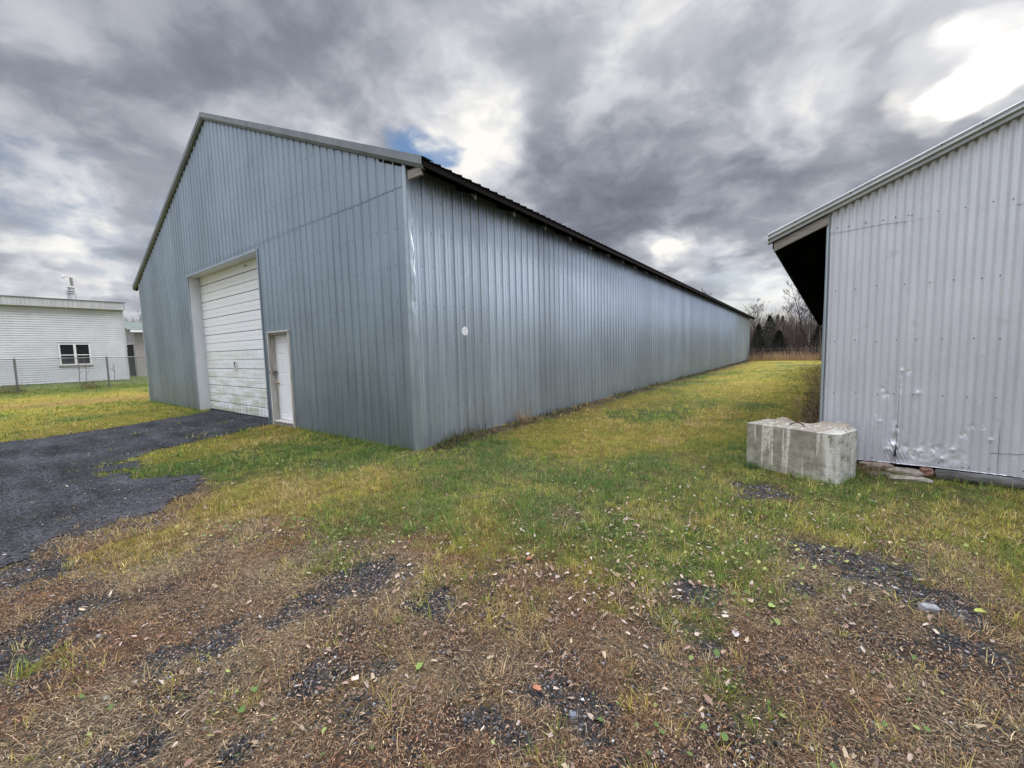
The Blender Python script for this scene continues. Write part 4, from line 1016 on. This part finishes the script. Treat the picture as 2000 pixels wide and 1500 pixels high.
# ------------------------------------------------------------------ plants
def twigs(mb,p,d,ln,r,depth,spread=.5,seed=None,up=.25,minr=.004,sides=4,kids=(3,5)):
    if depth<0 or ln<.05: return
    n=4; pts=[p];rad=[r]; d=np.array(d,float); q=np.array(p,float)
    for k in range(n):
        d=d+np.array([random.gauss(0,.10),random.gauss(0,.10),random.gauss(0,.05)+up*.12]); d/=np.linalg.norm(d)
        q=q+d*ln/n; pts.append(q.copy()); rad.append(max(minr,r*(1-.7*(k+1)/n)))
    mb.tube(pts,rad,sides if r>.02 else 3,cap=False)
    if depth==0: return
    for _ in range(random.randint(*kids)):
        t=random.uniform(.3,1.); k=min(n-1,int(t*n)); b0=np.array(pts[k])+(np.array(pts[k+1])-np.array(pts[k]))*(t*n-k)
        a=random.uniform(0,2*math.pi); side=np.array([math.cos(a),math.sin(a),0]); nd=d*(1-spread)+side*spread+np.array([0,0,up]); nd/=np.linalg.norm(nd)
        twigs(mb,b0,nd,ln*random.uniform(.4,.68),max(minr,rad[k]*.55),depth-1,spread,None,up,minr,sides,kids)
MAT['bark']=simple('grey bark',(.07,.06,.052),(.12,.105,.095),.95,0,3)
MAT['pbark']=simple('pale bark',(.24,.22,.2),(.34,.32,.3),.95,0,3)
MAT['twig']=simple('twigs',(.055,.042,.036),(.085,.068,.06),.95,0,2,spec=.1)
def bare_tree(x,y,h,r,label,tall=True,pale=False,cnt=16,lean=0,wide=.5):
    t=empty('bare_tree',(x,y,H(x,y)-.1)); tag(t,label,'tree','bare trees behind the lawn')
    tr=MB(); pts=[];n=8;q=np.array([0.,0,0]);d=np.array([lean,0,1.]);rad=[]
    for k in range(n+1):
        pts.append(q.copy());rad.append(max(.012,r*(1-.92*k/n))); d=d+np.array([random.gauss(0,.05),random.gauss(0,.05),0]);d/=np.linalg.norm(d); q=q+d*h/n
    tr.tube(pts,rad,7); tr.build('trunk',MAT['pbark'] if pale else MAT['bark'],t,smooth=True)
    cr=MB()
    for i in range(cnt):
        f=random.uniform(.22 if not tall else .38,.97); k=min(n-1,int(f*n)); p=pts[k]+(pts[k+1]-pts[k])*(f*n-k)
        a=random.uniform(0,6.28); up_=.7 if tall else .35; dd=np.array([math.cos(a)*wide,math.sin(a)*wide,up_*random.uniform(.6,1.3)]); dd/=np.linalg.norm(dd)
        twigs(cr,p,dd,h*(.34 if tall else .42)*(1.15-f)*random.uniform(.7,1.2),max(.012,rad[k]*.45),2,.45,None,.25,.007,4,(3,5))
    cr.build('crown',MAT['twig'],t)
def pp(px,depth_y): # world x for a pixel column at world y
    d=look(px,690); k=(depth_y-CAM[1])/d[1]; return CAM[0]+d[0]*k
L_=['tall thin bare tree rising nearest the barn end, leftmost of three close together','slender tall bare tree with feathery top, middle of the close group by the barn end','tallest bare tree near the barn end, right of the close group','thin bare tree behind the dark spruce','slim bare tree between spruce tops and open sky','straight bare tree with narrow crown left of the fence post','leaning bare tree with pale forked trunk behind the wire fence','large spreading bare tree under the shed eave, dense twigs','pale trunked bare tree beneath the shed eave','dark bare tree closest to the shed wall','short bare tree low beside the shed wall','broad bare tree far behind the pale forked one']
spec=[(1466,50,6.0,.05,1,0,12,0),(1474,52,7.0,.055,1,0,12,0),(1481,51,7.6,.06,1,0,13,0),(1502,56,5.6,.05,1,0,9,0),(1511,57,5.6,.05,1,0,9,0),(1543,50,6.2,.07,1,0,12,0),(1537,47,3.6,.07,0,1,10,-.15),(1566,49,8.2,.11,0,0,26,-.08),(1578,48,5.8,.09,0,1,18,.02),(1592,46,7.4,.09,0,0,22,0),(1602,43,4.2,.06,0,0,14,0),(1552,60,6.5,.09,0,0,22,0)]
for (px,yy_,h,r,tall,pale,cnt,lean),lb in zip(spec,L_): bare_tree(pp(px,yy_),yy_,h,r,lb,bool(tall),bool(pale),cnt,lean)
bare_tree(pp(1388,56),56,9.4,.06,'lone bare treetop showing above the far end of the barn roof',True,False,13)
bare_tree(-47.,6.0,6.6,.1,'bare treetop just above the green roof of the tan building',False,False,24)
MAT['needle']=attr_mat('needles',.8,.15,.2)
def spruce(x,y,h,w,label):
    t=empty('spruce_tree',(x,y,H(x,y)-.05)); tag(t,label,'tree','dark spruces behind the lawn')
    tr=MB(); tr.tube([(0,0,0),(0,0,h*.5),(0,0,h*.98)],[.09,.05,.01],6); tr.build('trunk',MAT['bark'],t)
    n=5200; f=rng.random(n)**.75; z=h*(.08+.92*f); rad=w*(1-f)**.85*(.75+.35*np.sin(z*9)**2)+.03
    a=rng.uniform(0,6.283,n); a=np.round(a/.45+rng.normal(0,.25,n))*.45; rr=rad*rng.random(n)**.5
    x_=rr*np.cos(a);y_=rr*np.sin(a);z_=z-rr*.28+rng.normal(0,.04,n)
    s=rng.uniform(.05,.12,n); d=np.stack([np.cos(a),np.sin(a),rng.normal(-.15,.3,n)],-1); side=np.stack([-np.sin(a),np.cos(a),rng.normal(0,.4,n)],-1)
    P=np.stack([x_,y_,z_],-1); V=np.stack([P-side*s[:,None]*.35,P+side*s[:,None]*.35,P+d*s[:,None]*1.5],1).reshape(-1,3)
    c=np.tile(np.array([.032,.042,.030]),(n,1))*rng.uniform(.5,1.6,n)[:,None]
    npmesh('crown',V,np.zeros((0,4)),np.arange(n*3).reshape(-1,3),MAT['needle'],np.repeat(c,3,axis=0),t)
for px,yy_,h,w,lb in [(1502,47,4.7,1.9,'dark spruce, tallest of the pair behind the dry grass'),(1521,46.5,3.1,1.5,'low wide dark spruce right of the taller one'),(1517,68,6.0,1.3,'far spruce tip poking up beyond the thicket, left one'),(1527,68,5.8,1.2,'far spruce tip poking up beyond the thicket, right one'),(1598,46,3.4,1.6,'dark evergreen mass low beside the shed wall'),(1481,48,3.9,1.4,'dim spruce just right of the barn end')]: spruce(pp(px,yy_),yy_,h,w,lb)
# thicket: mass of thin stems and brambles, uncountable
def thicket(n,x0,x1,y0,y1,h0,h1,w,cols,name,label,cat,seed,top=None):
    x=rng.uniform(x0,x1,n);y=rng.uniform(y0,y1,n)
    hh=rng.uniform(h0,h1,n)*(.55+.9*fbm(x*.35,y*.35,seed,3))
    lean=rng.beta(1.5,2.5,n)*.9; az=rng.uniform(0,6.283,n)
    c=np.array(cols)[rng.integers(0,len(cols),n)]*rng.uniform(.6,1.35,n)[:,None]
    o=blades(name,x,y,hh,rng.uniform(w*.6,w*1.4,n),lean,az,c,3); tag(o,kind='stuff',label=label,cat=cat); return o
thicket(40000,-30,40,48,64,1.6,5.6,.024,[(.11,.08,.068),(.16,.125,.11),(.08,.06,.055)],'thicket','brown leafless thicket of thin stems behind the lawn','thicket',131)
thicket(16000,-30,40,68,90,3,7.2,.04,[(.07,.055,.055),(.09,.07,.07)],'far_wood','distant brown leafless wood along the horizon','wood',133)
thicket(9000,-20,30,43.6,46.5,.7,1.7,.014,[(.20,.13,.10),(.30,.23,.18),(.14,.09,.07)],'brambles','reddish brown bramble band along the wire fence','brambles',135)
thicket(16000,-20,30,42.8,45,.35,.95,.012,[(.56,.40,.22),(.46,.32,.18),(.38,.24,.14)],'dry_tall_grass','tall orange tan dry grass at the end of the lawn','dry grass',137)
# far tree line round the whole horizon so side views and reflections end in woods
def ring_wood():
    n=9000; a=rng.uniform(0,6.283,n); r=rng.uniform(150,190,n); x=r*np.cos(a);y=r*np.sin(a)
    k=~((y>40)&(np.abs(x)<60)); x,y,a=x[k],y[k],a[k]; n=len(x)
    h=rng.uniform(4,9,n)*(.6+.7*fbm(a*14,a*0,141,3)); c=np.array([[.06,.05,.048],[.075,.06,.055],[.03,.04,.028]])[rng.integers(0,3,n)]*rng.uniform(.7,1.3,n)[:,None]
    o=blades('far_wood',x,y,h,rng.uniform(.5,1.6,n),rng.uniform(.05,.3,n),rng.uniform(0,6.28,n),c,3,z0=np.zeros(n)-.2); tag(o,kind='stuff',label='dim distant tree line all round the horizon',cat='wood')
ring_wood()
# wire fence at the end of the lawn
wf=empty('wire_fence',(3,44.3,0)); tag(wf,'thin wire fence with dark posts crossing the end of the lawn','fence')
for px in (1468,1489,1505,1543,1585):
    x=pp(px,44.3)-3; b=MB(); b.tube([(x,0,-.2),(x+.02,0,1.35)],.05,6); b.build('post',MAT['bark'],wf)
b=MB()
for zz in (1.12,.75): b.tube([(-14,0,zz+.05),(-2,-.02,zz),(3,-.02,zz-.01),(12,0,zz+.03)],.004,4)
b.build('wire',MAT['galv'],wf)

# brambles and dead weeds against the shed
def shrub(name,x,y,w,h,n,label,cat,mat,group=None,leaf=0,lc=None,depth=2):
    t=empty(name,(x,y,H(x,y))); tag(t,label,cat,group)
    b=MB()
    for _ in range(n):
        a=random.uniform(0,6.283); rr=random.uniform(0,w*.5); p=(rr*math.cos(a),rr*math.sin(a),-.02); d=np.array([math.cos(a)*random.uniform(.1,.7),math.sin(a)*random.uniform(.1,.7),1.]); d/=np.linalg.norm(d)
        twigs(b,p,d,h*random.uniform(.5,1.),.004,depth,.5,None,.1,.0015,3,(2,4))
    b.build('stems',mat,t)
    if leaf:
        k=leaf; a=rng.uniform(0,6.283,k); rr=w*.6*rng.random(k)**.5; z=h*rng.random(k)**1.2*.85
        P=np.stack([rr*np.cos(a),rr*np.sin(a),z],-1); s=rng.uniform(.008,.022,k)[:,None]; d=rng.normal(0,1,(k,3)); d/=np.linalg.norm(d,axis=1)[:,None]; e=rng.normal(0,1,(k,3)); e/=np.linalg.norm(e,axis=1)[:,None]
        V=np.stack([P-d*s,P+e*s*.6,P+d*s,P-e*s*.6],1).reshape(-1,3); c=np.array(lc)[rng.integers(0,len(lc),k)]*rng.uniform(.6,1.3,k)[:,None]
        npmesh('leaves',V,np.arange(k*4).reshape(-1,4),np.zeros((0,3)),MAT['leafm'],np.repeat(c,4,axis=0),t)
    return t
MAT['stem']=simple('dead stems',(.16,.10,.07),(.26,.18,.12),.9,0,6); MAT['straws']=simple('straw stems',(.42,.33,.2),(.55,.46,.3),.9,0,6)
bl=[(.055,.035,.028),(.09,.055,.042),(.04,.038,.02),(.15,.11,.08)]
for i,(x,y,w,h,n) in enumerate([(5.03,2.62,.22,.34,18),(5.08,3.4,.26,.45,22),(5.12,4.5,.32,.55,24),(5.17,6.2,.4,.62,24),(5.25,8.6,.55,.72,22),(5.4,12.,.8,.85,20),(5.55,17.,1.1,1.0,18)]):
    shrub('bramble_bush',x,y,w,h,n,['low bramble clump right behind the concrete block','brown bramble bush second back from the concrete block','tangled brown bush, third back along the shed side','leafy brown bush, fourth back along the shed side','taller brown bush, fifth back along the shed side','brown bush far along the shed side, second from the last','last brown bush, farthest along the shed side'][i],'bush',MAT['stem'],'bushes along the shed side',900,bl)
def tuft(name,x,y,n,h,w,cols,label,cat,flop=.8):
    t=empty(name,(x,y,0)); tag(t,label,cat)
    xx=x+rng.normal(0,w*.35,n); yy=y+rng.normal(0,w*.35,n); az=rng.uniform(0,6.283,n)
    c=np.array(cols)[rng.integers(0,len(cols),n)]*rng.uniform(.6,1.25,n)[:,None]
    o=blades('blades',xx,yy,rng.uniform(h*.5,h,n),rng.uniform(.002,.005,n),rng.uniform(.1,flop,n),az,c,3); o.parent=t; o.matrix_parent_inverse=Matrix.Translation((-x,-y,0))
tuft('dry_grass_clump',.16,2.72,190,.42,.30,[(.50,.40,.25),(.42,.31,.18),(.34,.22,.13)],'pale dry grass clump against the long barn wall','grass clump',.98)
tuft('dead_grass_clump',5.62,2.02,240,.22,.28,[(.30,.17,.09),(.42,.32,.2),(.22,.13,.08)],'reddish dead grass between concrete block and shed wall','grass clump',.98)
tuft('dark_weed',-.42,-.14,80,.09,.14,[(.10,.07,.04),(.05,.07,.02)],'small dark weed at the barn corner','weed')
tuft('green_weed',-2.2,-.12,90,.10,.2,[(.05,.10,.03),(.04,.07,.02)],'small green weed along the gable wall right of the entry door','weed')
tuft('ivy_clump',4.42,1.62,160,.12,.22,[(.03,.08,.03),(.05,.11,.04),(.10,.16,.05)],'dark green weeds at the left foot of the concrete block','weed')
def wall_weeds():
    n=5200; y=.3+43*rng.random(n)**1.4; x=.06+.30*rng.random(n)**1.3
    k=fbm(x*1.2,y*1.1,151,3)>.40; x,y=x[k],y[k]; n=len(x)
    c=np.array([[.05,.07,.025],[.10,.08,.05],[.22,.17,.11],[.08,.10,.03]])[rng.integers(0,4,n)]*rng.uniform(.6,1.3,n)[:,None]
    o=blades('wall_weeds',x,y,rng.uniform(.04,.17,n)*(.5+fbm(x*0,y*.8,153,2)),rng.uniform(.004,.014,n),rng.uniform(.1,.9,n),rng.uniform(0,6.28,n),c,3)
    tag(o,kind='stuff',label='strip of low weeds and dead leaves along the long wall base',cat='weeds')
wall_weeds()
shrub('fence_shrub',-22.9,-2.9,.7,.42,26,'dark green shrub at the foot of the left fence post','shrub',MAT['stem'],None,700,[(.03,.05,.02),(.05,.07,.03)])
shrub('fence_shrub',-22.8,-.55,.6,.34,26,'dark green shrub between the two fence posts','shrub',MAT['stem'],None,600,[(.03,.05,.02),(.05,.07,.03)])
for (yy_,h,lb) in ((-.45,1.5,'bare brown weed stalk under the window, left one'),(-.2,1.5,'bare brown weed stalk under the window, right one'),(.9,1.1,'thin dry stalk near the second fence post')):
    t=empty('weed_stalk',(-26.5,yy_,H(-26.5,yy_))); tag(t,lb,'weed stalk'); b=MB(); b.tube([(0,0,0),(.03,.04,h*.5),(0,.02,h)],[.016,.013,.006],5)
    for _ in range(6): z_=random.uniform(.3,.9)*h; b.tube([(0,.03,z_),(.05,random.uniform(-.2,.2),z_+.22)],[.008,.004],4)
    b.build('stalk',MAT['stem'],t)

# ------------------------------------------------------------------ single leaves and stones one can point at
def single_leaf(px,py,s,col,name,label,rz=0):
    x,y=gp(px,py); b=MB(); n=14; out=[]
    for i in range(n):
        t=2*math.pi*i/n; r_=s*(1 if i%2==0 else .72)*(1+.15*math.cos(t)); out.append((r_*math.cos(t),r_*.75*math.sin(t),.012+.35*abs(r_*math.sin(t))+random.uniform(0,.004)))
    i0=b.vs(out); c=b.vs([(0,0,.008)])[0]
    for k in range(n): b.face((i0[k],i0[(k+1)%n],c))
    b.tube([(s*.9,0,.012),(s*1.5,s*.1,.004)],.0009,4)
    o=b.build(name,simple(name+str(px),col,tuple(v*.7 for v in col),.7,0,60)); o.location=(x,y,H(x,y)+.012); o.rotation_euler=(random.uniform(-.2,.2),random.uniform(-.2,.2),rz); tag(o,label,'leaf')
single_leaf(1047,1352,.024,(.42,.17,.09),'orange_leaf','orange brown leaf lying on dark gravel near the bottom middle',.4)
single_leaf(1033,1098,.026,(.35,.10,.05),'red_leaf','red brown leaf in the green grass at centre',1.2)
single_leaf(820,1308,.026,(.20,.28,.06),'green_leaf','bright green leaf standing in dead grass left of the gravel patch',2.)
single_leaf(1436,1245,.026,(.50,.45,.44),'pale_leaf','pale grey pink leaf on brown dead grass right of centre',1.8)
single_leaf(1912,1203,.026,(.36,.39,.08),'yellow_leaf','yellow green leaf on the bare patch at right',.2)
single_leaf(1505,1190,.026,(.32,.40,.12),'lime_leaf','lime green round leaf in brown grass below the concrete block',.9)
x,y=gp(1815,1192); 
o=rock('pale_stone',0,0,0,.045,.03,.02,.3,31,(.20,.20,.205),(.30,.30,.305),'largest pale grey stone on the bare gravel patch at right'); o.location=(x,y,H(x,y)+.012)
x,y=gp(1120,1398); o=rock('grey_stone',0,0,0,.016,.013,.011,.8,32,(.13,.145,.17),(.19,.2,.23),'bluish grey stone among dark gravel at the bottom middle'); o.location=(x,y,H(x,y)+.008)

# ------------------------------------------------------------------ sky and light
SUN=look(1950,118)
sun_el=math.asin(SUN[2]); sun_az=math.atan2(SUN[0],SUN[1])
world=bpy.data.worlds.new('World'); scene.world=world; world.use_nodes=True
w=NT(world.node_tree); bg=[n for n in w.N if n.type=='BACKGROUND'][0]
d=w.vm('NORMALIZE',w.n('ShaderNodeTexCoord').outputs['Generated'])
X,Y,Z=w.xyz(d)
den=w.math('ADD',w.math('MAXIMUM',Z,0.),.30)
pl_=w.comb(w.math('DIVIDE',X,den),w.math('DIVIDE',Y,den),0.)
wq=w.noise(w.vm('ADD',pl_,(1.3,4.1,0)),2.4,4,.55,out=1) 
pw=w.vm('ADD',pl_,w.vm('SCALE',w.vm('SUBTRACT',wq,(.5,.5,.5)),sc=.22))
nA=w.noise(pw,1.7,9,.52); nB=w.noise(w.vm('ADD',pl_,(7.3,2.1,0)),.8,4,.5); nC=w.noise(w.vm('ADD',pw,(3.3,9.1,0)),5.2,8,.56)
wd=w.vm('NORMALIZE',w.vm('ADD',d,w.vm('SCALE',w.vm('SUBTRACT',wq,(.5,.5,.5)),sc=.30)))
mass=w.mr(nA,.43,.58,.5,-.5)
v=w.math('ADD',.545,w.math('MULTIPLY',mass,.15)); v=w.math('ADD',v,w.math('MULTIPLY',w.math('SUBTRACT',nB,.5),.35))
v=w.math('ADD',v,w.math('ADD',w.math('MULTIPLY',w.math('SUBTRACT',nC,.5),.35),w.mr(nC,.38,.64,-.075,.085))); v=w.math('ADD',v,w.math('MULTIPLY',w.math('SUBTRACT',nA,.5),-.25))
BL_=[(120,120,20,-.06),(600,170,11,-.10),(500,120,9,-.04),(330,200,9,-.06),(1040,110,6,-.14),(1200,330,12,-.18),(1380,300,10,-.14),(1120,430,8,-.12),(1650,320,9,-.15),(1850,210,6,-.08),(1500,420,8,-.08),
     (960,250,6,.22),(880,300,4,.26),(560,245,7,.10),(700,300,5,.12),(50,300,7,.14),(210,385,5,.10),(80,460,9,.10),(220,500,5,.14),(1180,60,10,.10),(1500,60,9,.06),(1520,240,4.5,.17),(1640,215,4,.14),(1720,160,9,.05),(1420,200,6,.12),(1330,475,5,.26),(1240,480,4,.20),(1480,530,3,.16),(1560,560,3.5,.20),(1290,505,2.5,.18),(1470,600,6,.08),(30,600,9,.02),(260,420,5,-.1),(90,370,5,-.12),(1000,500,6,-.05)]
for (px,py,r_,a_) in BL_:
    c=look(px,py); dt=w.vm('DOT_PRODUCT',wd,tuple(c))
    m_=w.mr(dt,math.cos(R(r_*1.25)),1.,0.,a_)
    v=w.math('ADD',v,m_)
cr=w.n('ShaderNodeValToRGB'); w.set(cr.inputs[0],v); e=cr.color_ramp.elements
e[0].position=.02; e[0].color=(.17,.19,.235,1); e[1].position=.98; e[1].color=(1.0,.98,.93,1)
for p_,c_ in ((.24,(.245,.265,.32)),(.40,(.34,.362,.42)),(.55,(.47,.488,.54)),(.72,(.65,.665,.71))):
    q=e.new(p_); q.color=(*c_,1)
cloud=cr.outputs[0]
# clear holes show the Nishita blue
sky=w.n('ShaderNodeTexSky',sky_type='NISHITA'); sky.sun_disc=False; sky.sun_elevation=sun_el; sky.sun_rotation=sun_az
blue=w.vm('SCALE',sky.outputs[0],sc=.12)
blue=w.vm('MULTIPLY',blue,(.85,.98,1.12))
hole=None
for (px,py,r_,a_) in [(826,284,2.6,1.),(856,298,1.8,.9),(420,455,3.,.35),(130,350,5,.3),(40,340,4,.25),(210,470,4,.2),(1450,590,5,.22)]:
    h_=w.mr(w.vm('DOT_PRODUCT',wd,tuple(look(px,py))),math.cos(R(r_*1.3)),math.cos(R(r_*.35)),0.,a_)
    hole=h_ if hole is None else w.math('MAXIMUM',hole,h_)
hole=w.math('MULTIPLY',hole,w.mr(nC,.44,.60,1.,.15))
skyc=w.mix(hole,cloud,blue)
# sun behind thin cloud
sd=w.vm('NORMALIZE',w.vm('ADD',d,w.vm('SCALE',w.vm('SUBTRACT',wq,(.5,.5,.5)),sc=.24)))
dt=w.vm('DOT_PRODUCT',sd,tuple(SUN))
dt2=w.vm('DOT_PRODUCT',sd,tuple(look(1865,158)))
gl=w.math('ADD',w.mr(dt,math.cos(R(3.4)),1.,0.,1.3),w.mr(dt,math.cos(R(17)),1.,0.,.05))
gl=w.math('ADD',gl,w.mr(dt2,math.cos(R(3.2)),1.,0.,.5))
gl=w.math('MULTIPLY',gl,w.mr(nC,.38,.62,1.25,.25))
glc=w.vm('SCALE',(1.,.95,.82),sc=gl) if False else w.vm('SCALE',w.comb(1.,.93,.78),sc=gl)
skyc=w.vm('ADD',skyc,glc)
# sky gain added overhead and behind the camera as out-of-frame fill light
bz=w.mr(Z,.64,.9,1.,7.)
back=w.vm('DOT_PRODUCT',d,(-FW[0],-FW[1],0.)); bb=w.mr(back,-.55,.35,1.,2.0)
gain=w.math('MULTIPLY',w.math('MULTIPLY',bz,bb),w.mr(w.vm('DOT_PRODUCT',d,(.66,-.72,.2)),.3,.92,1.,.58))  # last factor: unseen dark sky patch added to darken the rib reflections
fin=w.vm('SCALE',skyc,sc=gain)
lowm=w.mr(Z,-.05,0.,0.,1.)
fin=w.mix(lowm,(.10,.10,.09),fin)
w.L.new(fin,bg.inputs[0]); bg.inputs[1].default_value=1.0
sl=bpy.data.lights.new('sun','SUN'); sl.energy=1.5; sl.angle=R(12); sl.color=(1,.95,.86)
so=bpy.data.objects.new('sun',sl); C.objects.link(so); so.rotation_euler=Vector(SUN).to_track_quat('Z','Y').to_euler()
scene.view_settings.view_transform='Standard'; scene.view_settings.look='None'; scene.view_settings.exposure=0; scene.view_settings.gamma=1

scene.cycles.max_bounces=5; scene.cycles.diffuse_bounces=2; scene.cycles.glossy_bounces=3; scene.cycles.transmission_bounces=2
